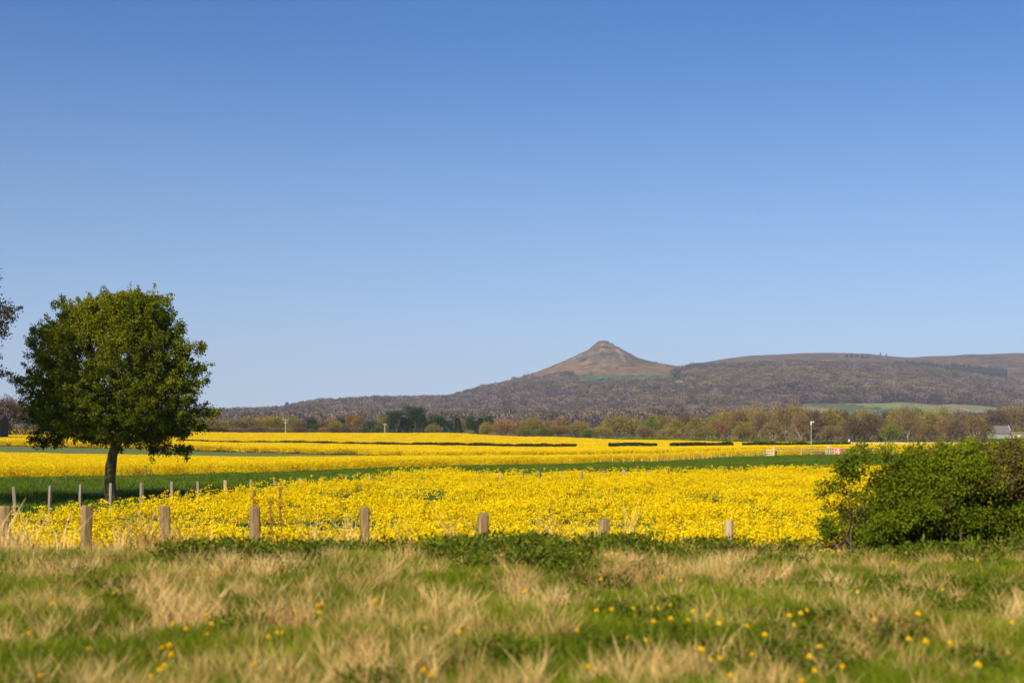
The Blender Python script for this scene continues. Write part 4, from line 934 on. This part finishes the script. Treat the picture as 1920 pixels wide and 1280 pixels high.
# ------------------------------------------------------------------ fences
def post_mesh(h, w, r, rot=0.0, slant=0.0, round_=False, mat='post_wood'):
    g = Geo()
    if round_:
        g.tube([(0, 0, -.25), (0, 0, h*.5), (.004, 0, h-.012), (.004, 0, h)], [w*.52, w*.5, w*.49, w*.44], 12, 0)
    else:
        # chamfered, slightly twisted square post
        vv = []; rings = [-.25, h*.35, h*.7, h-.02, h]; b = w*.13
        for i, z_ in enumerate(rings):
            q = w*.5*(1 if i < 4 else .9); tw = r.normal()*.012; o_ = r.normal(size=2)*w*.02
            prof = [(-q+b, -q), (q-b, -q), (q, -q+b), (q, q-b), (q-b, q), (-q+b, q), (-q, q-b), (-q, -q+b)]
            for (a_, c_) in prof: vv.append((a_+o_[0]-c_*tw, c_+o_[1]+a_*tw, z_+(slant*a_ if i >= 3 else 0)))
        f = [[i*8+k, i*8+(k+1) % 8, (i+1)*8+(k+1) % 8, (i+1)*8+k] for i in range(4) for k in range(8)]; f.append([32+k for k in range(8)])
        g.add(vv, f)
    return g.mesh('post', [M[mat]])
def wires(root, pts, heights, rad=.0006):
    g = Geo()
    for hh in heights:
        for a, b_ in zip(pts[:-1], pts[1:]):
            p0 = Vector(a)+Vector((0, 0, hh)); p1 = Vector(b_)+Vector((0, 0, hh)); g.tube([p0, (p0+p1)/2-Vector((0, 0, .01)), p1], [rad]*3, 3, 0, cap=False)
    link('wire', g.mesh('fence_wire', [M['wire']]), root)
r_ = np.random.default_rng(12)
near = [(-150, 948, 18.6), (10, 948, 18.6), (157, 947, 18.6), (315, 948, 18.6), (481, 949, 18.7), (683, 950, 18.8), (904, 962, 18.8), (1132, 972, 18.8), (1368, 975, 18.8), (1620, 985, 18.9)]
root = empty('wooden_fence', at(680, 18.8)); tag(root, 'row of squat weathered wooden posts just behind the grass verge', 'fence'); o0 = root.location.copy(); pl = []
for i, (px_, py_, D) in enumerate(near):
    b_ = at(px_, D); h = float(zpy(py_, D))-b_.z; pale = (i == 8)
    w_ = .118+r_.normal()*.005
    o = link('post', post_mesh(h, w_, r_, slant=r_.normal()*.12, round_=pale, mat='post_pale' if pale else 'post_wood'), root)
    o.location = b_-o0; o.rotation_euler = (r_.normal()*.02, r_.normal()*.025 if i < 5 else r_.normal()*.01, .45+r_.normal()*.12)
    if pale: o['label'] = 'newer pale round post'
    pl.append(o.location.copy())
wires(root, pl, [1.05, .7])
sec = [(-60, 918), (-12, 915), (30, 913), (92, 911), (150, 909), (207, 907), (265, 906), (322, 905), (373, 903), (422, 901), (469, 900), (516, 899), (563, 897), (607, 895), (649, 894), (693, 892), (734, 891), (775, 890), (820, 888), (860, 887), (898, 887), (938, 886), (975, 885.5), (1012, 885), (1050, 884.5), (1090, 884), (1132, 883), (1170, 881.5), (1212, 882), (1255, 881.5)]
D2 = lambda px_: np.interp(px_, [-60, 0, 265, 469, 734, 898, 1255], [39, 40.5, 45.5, 48, 53, 56, 62])
root = empty('field_fence', at(469, 48)); tag(root, 'line of thin grey stakes along the back of the near rape field', 'fence'); o0 = root.location.copy(); pl = []
for i, (px_, py_) in enumerate(sec):
    D = float(D2(px_)); b_ = at(px_, D); h = float(zpy(py_-1, D))-b_.z; o = link('post', post_mesh(h, .095+r_.normal()*.008, r_, slant=r_.normal()*.2, mat='post_grey' if i < 9 else ('post_wood' if i % 3 else 'post_pale')), root)
    o.location = b_-o0; o.rotation_euler = (r_.normal()*.02, r_.normal()*.03, r_.random()*1.5); pl.append(o.location.copy())
wires(root, pl, [.95, .6, .3])
# third fence, along the middle crop to the stile
root = empty('boundary_fence', at(1300, 183)); tag(root, 'distant row of small pale stakes leading to the wooden stile', 'fence'); o0 = root.location.copy(); pl = []
pxs = [1128, 1148, 1170, 1188, 1204, 1222, 1233]; q = 1233.0
while q < 1432: q += 10.5-(q-1233)*.026; pxs.append(q)
for i, px_ in enumerate(pxs):
    D = float(colf(B1, px_))-.8; b_ = at(px_, D); o = link('post', post_mesh(.66+r_.normal()*.09+(.1 if i < 7 else 0), .11, r_, mat='post_pale' if r_.random() < .6 else 'post_grey'), root); o.location = b_-o0; o.rotation_euler = (0, r_.normal()*.05, r_.random()); pl.append(o.location.copy())
wires(root, pl, [.7, .4])
# fence beyond the stile with thin rails
DG = 187.0
root = empty('rail_fence', at(1500, DG)); tag(root, 'thin pale rail and wire fence running right from the wooden stile', 'fence'); o0 = root.location.copy()
fp = [(1455, 838), (1502, 838.5), (1548, 839), (1572, 839.5), (1602, 838.5), (1626, 839), (1650, 840), (1674, 840)]
for px_, py_ in fp:
    b_ = at(px_, DG); o = link('post', post_mesh(float(zpy(py_, DG))-b_.z, .15, r_, mat='post_pale'), root); o.location = b_-o0
for (pa, pb) in zip(fp[:-1], fp[1:]):
    for hy in (841, 846.5):
        g = Geo(); a = at(pa[0], DG, hy)-o0; b_ = at(pb[0], DG, hy)-o0; g.tube([a, b_], [.035, .035], 4, 0); link('rail', g.mesh('rail', [M['post_grey']]), root)
# wooden stile
root = empty('wooden_stile', at(1444, DG-1)); tag(root, 'pale new wooden stile with one tall post and three rails beside the grass path', 'stile'); o0 = root.location.copy()
b_ = at(1450, DG-1); o = link('post', post_mesh(float(zpy(837, DG-1))-b_.z, .24, r_, mat='pale_wood'), root); o.location = b_-o0
b_ = at(1434, DG-1); o = link('post', post_mesh(.95, .16, r_, mat='post_grey'), root); o.location = b_-o0
for hy in (844, 848.8, 853.2):
    g = Geo(); a = at(1436, DG-1.15, hy)-o0; b2 = at(1449, DG-1.15, hy)-o0; g.box((a+b2)/2, ((b2-a).length/2, .03, .075)); link('rail', g.mesh('rail', [M['pale_wood']]), root)
# rail fence behind the hedge top
root = empty('paddock_fence', at(1750, 262)); tag(root, 'pale timber rail fence showing just above the hedge top', 'fence'); o0 = root.location.copy(); pr = None
for px_ in np.arange(1596, 1885, 22.0):
    b_ = at(px_, 262); o = link('post', post_mesh(float(zpy(828.5, 262))-b_.z, .16, r_, mat='pale_wood'), root); o.location = b_-o0
    for hy in (830, 834):
        if pr is not None:
            g = Geo(); a = at(pr, 261.85, hy)-o0; b2 = at(px_, 261.85, hy)-o0; g.box((a+b2)/2, ((b2-a).length/2-.01, .03, .09)); link('rail', g.mesh('rail', [M['pale_wood']]), root)
    pr = px_

# ------------------------------------------------------------------ mast, sign, boards, poles
D = 190.0; b_ = at(1521, D); root = empty('camera_mast', b_); tag(root, 'tall slim grey mast with a white camera head in front of bare trees', 'mast')
H = float(zpy(793, D))-b_.z; g = Geo(); g.tube([(0, 0, -.2), (0, 0, H*.5), (0, 0, H)], [.065, .058, .045], 8, 0); g.box((0, 0, .1), (.16, .16, .1)); link('pole', g.mesh('mast_pole', [M['galv']]), root)
g = Geo(); g.tube([(0, 0, H-.25), (0, 0, H), (0, 0, H+.18), (0, 0, H+.25)], [.08, .10, .10, .05], 10, 0); link('camera_housing', g.mesh('camera_housing', [M['white_paint']]), root)
g = Geo(); g.tube([(.1, 0, H+.14), (.36, -.1, H+.14)], [.06, .06], 8, 0); g.box((.22, -.05, H+.22), (.16, .09, .02)); link('camera', g.mesh('camera', [M['white_paint']]), root)

D = 186.0; b_ = at(1571, D); root = empty('warning_sign', b_); tag(root, 'square red and white notice sign on the far fence', 'sign')
c0 = at(1571, D, 846)-b_
g = Geo(); g.box((0, .05, .55), (.04, .04, .65)); link('post', g.mesh('sign_post', [M['post_grey']]), root)
g = Geo(); g.box((0, -.02, c0.z), (.42, .015, .40)); link('panel', g.mesh('sign_panel', [M['red']]), root)
g = Geo(); y_ = -.042
for dx_, dz_, wx, wz in ((0, .20, .10, .09), (-.06, .02, .22, .05), (-.17, -.12, .06, .10), (.15, -.12, .06, .10), (.0, -.10, .05, .05), (0, .34, .30, .03), (-.02, -.30, .28, .035)):
    g.box((dx_, y_, c0.z+dz_), (wx, .004, wz))
link('symbol', g.mesh('sign_symbol', [M['white_paint']]), root)
D = 186.5; b_ = at(1556, D); root = empty('timber_kissing_gate', b_); tag(root, 'small gate of upright grey pales with a white cap, left of the red sign', 'gate')
for i, px_ in enumerate((1551, 1553.2, 1555.4, 1557.6, 1559.8, 1562, 1564.2)):
    p = at(px_, D)-b_; g = Geo(); g.box((p.x, 0, .52), (.045, .02, .50+.03*(i % 2))); link('pale', g.mesh('gate_pale', [M['post_grey'] if i % 2 else M['pale_wood']]), root)
g = Geo(); g.box((-.25, .06, 1.15), (.17, .1, .16)); link('cap_box', g.mesh('cap_box', [M['pale_wood']]), root)
g = Geo(); g.box((0, -.04, .8), (.5, .015, .04)); g.box((0, -.04, .3), (.5, .015, .04)); link('rail', g.mesh('gate_rail', [M['post_grey']]), root)
D = 186.0; b_ = at(1615.5, D); root = empty('gate_post', b_); tag(root, 'tall grey wooden post standing right of the red sign', 'post'); g = Geo(); g.box((0, 0, .62), (.10, .10, .80), taper=.95); g.add([(-.1, -.1, 1.42), (.1, -.1, 1.42), (.1, .1, 1.42), (-.1, .1, 1.42), (0, 0, 1.52)], [[0, 1, 4], [1, 2, 4], [2, 3, 4], [3, 0, 4]]); link('shaft', g.mesh('shaft', [M['post_grey']]), root)
D = 185.0; b_ = at(1612, D); root = empty('plank_pile', b_); tag(root, 'low pile of white planks on the grass at the foot of the tall post', 'planks')
for dx_, dz_, rz_, L_ in ((-.2, .05, .1, .8), (.1, .11, -.2, .7), (1.1, .06, .15, .9), (2.2, .06, 0, .8), (.3, .18, .3, .5)):
    g = Geo(); g.box((dx_, 0, dz_), (L_, .1, .028), rz=rz_); link('plank', g.mesh('plank', [M['white_paint']]), root)
# brush heaps between the fence posts
def brush(px_, D, w_, h_, seed, label):
    r = np.random.default_rng(seed); b_ = at(px_, D); root = empty('brush_pile', b_); tag(root, label, 'brush pile', 'heaps of cut brushwood by the far fence'); g = Geo()
    for _ in range(70):
        a = r.random()*6.28; u = r.random(); p = np.array([(r.random()-.5)*w_, (r.random()-.5)*.8, r.random()*h_*.7]); d = unit(np.array([math.cos(a), math.sin(a)*.5, r.normal()*.5+.3]))*(.25+.4*r.random()); g.tube([p-d*.5, p+d*.5], [.025, .012], 3, 0, cap=False)
    link('branches', g.mesh('brush', [M['stone']]), root)
brush(1538, 188, 1.7, .9, 3, 'heap of cut brushwood left of the small pale gate'); brush(1588, 188, 1.8, 1.0, 4, 'heap of cut brushwood right of the red sign'); brush(1636, 188, 2.4, .9, 6, 'heap of cut brushwood nearest the hedge')
D = 300.0; b_ = at(1592, D); root = empty('marker_post', b_); tag(root, 'tiny white marker post at the far edge of the yellow field', 'marker post'); h = float(zpy(823.5, D))-b_.z; g = Geo(); g.tube([(0, 0, -.1), (0, 0, h-.8)], [.05, .05], 6, 0); link('shaft', g.mesh('marker_shaft', [M['post_grey']]), root)
g = Geo(); g.box((0, 0, h-.42), (.18, .12, .42), taper=.9); link('head', g.mesh('marker_head', [M['white_paint']]), root)
# utility poles
def upole(px_, top, D, arms, label):
    b_ = at(px_, D); H = float(zpy(top, D))-b_.z; root = empty('utility_pole', b_, .12); tag(root, label, 'utility pole', 'utility poles behind the upper field'); g = Geo(); g.tube([(0, 0, -.3), (0, 0, H)], [.21, .15], 8, 0); link('pole', g.mesh('utility_pole', [M['pale_bark']]), root)
    for dz_, hw in arms:
        g = Geo(); g.box((0, -.16, H-dz_), (hw, .05, .07)); a = link('crossarm', g.mesh('crossarm', [M['pale_bark']]), root)
        for q in (-.9, 0, .9):
            g = Geo(); g.tube([(q*hw, -.16, H-dz_+.05), (q*hw, -.16, H-dz_+.22), (q*hw, -.16, H-dz_+.3)], [.05, .07, .03], 6, 0); link('insulator', g.mesh('insulator', [M['white_paint']]), a)
upole(535.5, 786.5, 428, [(.1, .85), (1.05, .45)], 'pale utility pole with two crossarms rising behind the yellow field, the taller of the two')
upole(721.5, 795, 428, [(.1, .55)], 'short pale utility pole with a single crossarm in front of dark evergreens')
# stone spire
D = 1200.0; xx = float(X_at(955, D)); z0 = float(hill_z(xx, D)); zt = float(zpy(769, D)); root = empty('church_spire', (xx, D, z0)); tag(root, 'slender pale stone spire rising over russet treetops', 'spire')
H = zt-z0; g = Geo(); g.box((0, 0, (H-5)*.5), (1.15, 1.15, (H-5)*.5)); link('tower', g.mesh('spire_tower', [M['stone']]), root)
g = Geo(); g.tube([(0, 0, H-5), (0, 0, H-4.5), (0, 0, H-1.8), (0, 0, H)], [1.0, .78, .5, .12], 8, 0); link('spire', g.mesh('spire', [M['stone']]), root)
g = Geo(); g.box((0, 0, H-5.0), (1.3, 1.3, .2)); link('parapet', g.mesh('parapet', [M['stone']]), root)
xx = float(X_at(967.5, D)); z0 = float(hill_z(xx, D)); zt = float(zpy(783, D)); root = empty('stone_cottage', (xx, D, z0)); tag(root, 'pale stone gable end peeping over the trees right of the spire', 'building')
H = zt-z0; g = Geo(); g.box((0, 0, (H-2)*.5), (1.6, 4, (H-2)*.5)); g.add([(-1.6, -4, H-2), (1.6, -4, H-2), (0, -4, H), (-1.6, 4, H-2), (1.6, 4, H-2), (0, 4, H)], [[0, 1, 2], [3, 5, 4]]); link('wall', g.mesh('cottage_wall', [M['stone']]), root)
g = Geo()
for sx in (-1, 1): g.add([(sx*1.75, -4.1, H-2.1), (0, -4.1, H+.1), (0, 4.1, H+.1), (sx*1.75, 4.1, H-2.1), (sx*1.75, -4.1, H-1.95), (0, -4.1, H+.25), (0, 4.1, H+.25), (sx*1.75, 4.1, H-1.95)], [[0, 1, 2, 3], [4, 5, 6, 7], [0, 1, 5, 4], [2, 3, 7, 6], [0, 3, 7, 4]])
link('roof', g.mesh('cottage_roof', [M['roof']]), root)

# pale green farm building at right
D = 600.0; s = D/FPX; xx = float(X_at(1874, D)); root = empty('farm_building', (xx, D, .2), .28); tag(root, 'pale green farm building with a grey roof and white gable edge, at the far right', 'building')
z0 = .2; zw = float(zpy(811.5, D))-z0; zr_ = float(zpy(799, D))-z0; hw = 4.1; dp = 2.3
g = Geo(); g.box((0, 0, zw/2-.4), (hw, dp, zw/2+.4)); g.add([(hw-.001, -dp, zw), (hw-.001, dp, zw), (hw-.001, 0, zr_), (-hw, -dp, zw), (-hw, dp, zw), (-hw, 0, zr_)], [[0, 1, 2], [3, 5, 4]]); link('wall', g.mesh('barn_wall', [M['green_wall']]), root)
g = Geo()
for sy in (-1, 1):
    n_ = (0, sy*.12, .16); a = [(-hw-.15, sy*(dp+.25), zw-.35), (hw+.15, sy*(dp+.25), zw-.35), (hw+.15, 0, zr_+.05), (-hw-.15, 0, zr_+.05)]; b2 = [(p[0], p[1]+n_[1], p[2]+n_[2]) for p in a]
    g.add(a+b2, [[0, 1, 2, 3], [4, 5, 6, 7], [0, 1, 5, 4], [1, 2, 6, 5], [2, 3, 7, 6], [3, 0, 4, 7]])
link('roof', g.mesh('barn_roof', [M['roof']]), root)
g = Geo()
for sy in (-1, 1): g.tube([(hw+.22, sy*(dp+.35), zw-.5), (hw+.22, 0, zr_+.25)], [.2, .2], 4, 0)
link('bargeboard', g.mesh('bargeboard', [M['white_paint']]), root)
g = Geo(); g.box((hw-.3, -dp-.06, zw/2-.3), (.28, .05, zw/2+.2)); link('corner_trim', g.mesh('corner_trim', [M['white_paint']]), root)
for i, dx_ in enumerate((-2.2, -.1)):
    g = Geo(); g.box((dx_, -dp-.03, zw*.72), (.28, .03, .24)); wd = link('window', g.mesh('window_frame', [M['white_paint']]), root); g = Geo(); g.box((dx_, -dp-.065, zw*.72), (.2, .01, .17)); link('pane', g.mesh('window_pane', [M['glass']]), wd)
root = empty('low_building', (float(X_at(1935, 610)), 610, .4)); tag(root, 'low pale stone outbuilding right of the green farm building', 'building')
g = Geo(); g.box((0, 0, .8), (9, 2, 1.2)); link('wall', g.mesh('low_wall', [M['pale_wood']]), root); g = Geo(); g.add([(-9.2, -2.3, 1.95), (9.2, -2.3, 1.95), (9.2, 0, 2.9), (-9.2, 0, 2.9), (9.2, 2.3, 1.95), (-9.2, 2.3, 1.95)], [[0, 1, 2, 3], [3, 2, 4, 5]]); link('roof', g.mesh('low_roof', [M['stone']]), root)
for q in (-5, -2, 1, 4):
    g = Geo(); g.box((q, -2.03, 1.0), (.5, .03, .35)); link('window', g.mesh('low_window', [M['glass']]), root)
# dark barn at far left
D = 300.0; root = empty('dark_barn', at(-25, D)); tag(root, 'dark timber barn cut by the left edge beyond the yellow field', 'building'); H = float(zpy(777, D))-root.location.z; g = Geo(); g.box((0, 0, H*.4), (3.7, 2.5, H*.4+.2)); link('wall', g.mesh('dark_barn_wall', [M['dark_wood']]), root)
g = Geo(); g.add([(-3.9, -2.8, H*.79), (3.9, -2.8, H*.79), (3.9, 0, H), (-3.9, 0, H), (3.9, 2.8, H*.79), (-3.9, 2.8, H*.79)], [[0, 1, 2, 3], [3, 2, 4, 5], [1, 4, 2], [0, 3, 5]]); link('roof', g.mesh('dark_barn_roof', [M['dark_wood']]), root)

# small bare sapling beside the trunk, dock stalks
def sapling(px_, D, h, n_, seed, label, w_=.8):
    r = np.random.default_rng(seed); b_ = at(px_, D); root = empty('bramble_bush', b_); tag(root, label, 'bush'); g = Geo(); parts = []
    for _ in range(n_):
        p = np.array([r.normal()*w_*.4, r.normal()*.2, -.05]); e = p+np.array([r.normal()*.25, r.normal()*.1, h*(.5+.5*r.random())]); g.tube([p, (p+e)/2+r.normal(size=3)*.05, e], [.03, .02, .012], 4, 0, cap=False)
        k = 14; t_ = .3+.7*r.random(k); parts.append((*cards(p+(e-p)*t_[:, None]+r.normal(size=(k, 3))*.08, .1, .06, rng=r), 0))
    link('stems', g.mesh('bush_stems', [M['dark_bark']]), root); link('foliage', leafmesh('bush_leaves', parts, [M['hedge_leaf']]), root)
sapling(262, 112, 1.1, 12, 2, 'small twiggy bush at the edge of the yellow field right of the lone tree', 2.0)
def dock(px_, D, top, seed, label):
    r = np.random.default_rng(seed); b_ = at(px_, D); H = float(zpy(top, D))-b_.z; root = empty('dock_plant', b_); tag(root, label, 'plant', 'dead dock stalks by the near fence'); g = Geo(); g.tube([(0, 0, -.05), (.03, 0, H*.5), (-.02, 0, H)], [.010, .007, .004], 5, 0); link('stem', g.mesh('dock_stem', [M['dock']]), root)
    n_ = 260; t_ = .66+.34*r.random(n_); cen = np.column_stack([r.normal(size=n_)*.018, r.normal(size=n_)*.018, t_*H]); link('seed_head', leafmesh('dock_seeds', [(*cards(cen, .022, .016, rng=r), 0)], [M['dock']]), root)
dock(477, 19.6, 918, 3, 'dead brown dock stalk above the fifth near post'); dock(526, 20.0, 912, 4, 'tall dead brown dock stalk right of the fifth near post'); dock(508, 20.2, 930, 5, 'shortest dead dock stalk, between the other two')

# ------------------------------------------------------------------ dandelions, each one a thing
g = Geo(); g.tube([(0, 0, -.02), (.004, 0, .10), (0, 0, .19)], [.0025, .002, .002], 5, 0); STEM = g.mesh('dandelion_stem', [M['stem']])
r = np.random.default_rng(77); k = 90; a = r.random(k)*6.28; q = .006+.012*np.sqrt(r.random(k)); cen = np.column_stack([0*q, 0*q, .186+.006*r.random(k)]); dirs = np.column_stack([np.cos(a), np.sin(a), .2+1.6*r.random(k)**2])
HEAD = leafmesh('dandelion_head', [(*cards(cen, .022, .006, rng=r, dirs=dirs), 0)], [M['dandelion']])
DD = [(62,1208),(8,1217),(183,1218),(78,1276),(115,1156),(213,1042),(316,1073),(213,1118),(398,1161),(338,1194),(358,1195),(386,1195),(397,1193),(315,1219),(320,1234),(320,1242),(312,1250),(295,1256),(299,1263),(318,1267),
      (458,1060),(540,1192),(511,1202),(516,1207),(558,1156),(594,1155),(609,1147),(612,1162),(598,1161),(478,1256),(683,1194),(714,1149),(719,1137),(800,1184),(872,1195),(877,1181),(796,1269),(803,1278),(921,1049),(948,1050),(850,1053),(972,1127),(972,1174),(1060,1054),(1089,1049),(1133,1047),(1145,1053),(1162,1051),(1135,1100),(1129,1157),(1140,1157),(1074,1195),(1104,1262),(1163,1196),(1188,1205),(1203,1151),(1218,1155),(1224,1155),(1220,1182),(1252,1097),(1264,1070),(1275,1097),(1256,1144),(1258,1174),
      (1288,1165),(1305,1173),(1317,1165),(1423,1056),(1353,1086),(1388,1178),(1336,1191),(1424,1205),(1470,1171),(1477,1186),(1487,1170),(1525,1156),(1302,1225),(1310,1236),(1328,1249),(1338,1245),(1407,1233),(1349,1277),(1501,1249),(1531,1219),(1515,1277),(1530,1273),(1690,1047),(1826,1062),(1777,1116),(1607,1127),(1705,1167),(1712,1221),(1737,1226),(1761,1223),(1812,1269),(1674,1060),(1640,1172),(1560,1262),(1880,1190)]
g0 = np.array([1280., 1280.])
def ray_ground(px_, py_):
    d = 6.0
    while d < 17.0:
        z_ = CAM_Z-(py_-HY)/FPX*d; 
        if z_ < gz(float(X_at(px_, d)), d)+.17: return d
        d += .05
    return 16.5
vn_row = lambda py_: 'near the bottom edge' if py_ > 1225 else 'low in the verge' if py_ > 1165 else 'midway up the verge' if py_ > 1090 else 'near the brow of the verge'
vn_col = lambda px_: 'far left' if px_ < 250 else 'left' if px_ < 560 else 'left of centre' if px_ < 860 else 'middle' if px_ < 1110 else 'right of centre' if px_ < 1400 else 'right' if px_ < 1650 else 'far right'
cnt = {}
for px_, py_ in DD: cnt.setdefault((vn_row(py_), vn_col(px_)), []).append((px_, py_))
for key in cnt: cnt[key].sort()
ordn = ['leftmost', 'second', 'third', 'fourth', 'fifth', 'sixth', 'seventh', 'eighth', 'ninth', 'tenth', 'eleventh', 'twelfth']
for i, (px_, py_) in enumerate(DD):
    d = ray_ground(px_, py_); x_ = float(X_at(px_, d)); z_ = gz(x_, d); s_ = .62+.42*r.random()*(1 if py_ > 1120 else .6)
    e = empty('dandelion', (x_, d, z_), r.random()*6.28, (s_, s_, 1.0+.35*r.random())); e.rotation_euler = (r.normal()*.15+.25, r.normal()*.15, 0)
    L_ = cnt[(vn_row(py_), vn_col(px_))]; j = L_.index((px_, py_)); n_ = len(L_)
    nm = 'single' if n_ == 1 else 'leftmost' if j == 0 else 'rightmost' if j == n_-1 else ordn[j]
    tl_ = '' if nm in ('single', 'leftmost', 'rightmost') else ' from the left'
    tag(e, '%s yellow dandelion%s %s, %s' % (nm, tl_, vn_row(py_), vn_col(px_)), 'dandelion', 'dandelions scattered over the verge')
    link('stem', STEM, e); link('flower_head', HEAD, e)
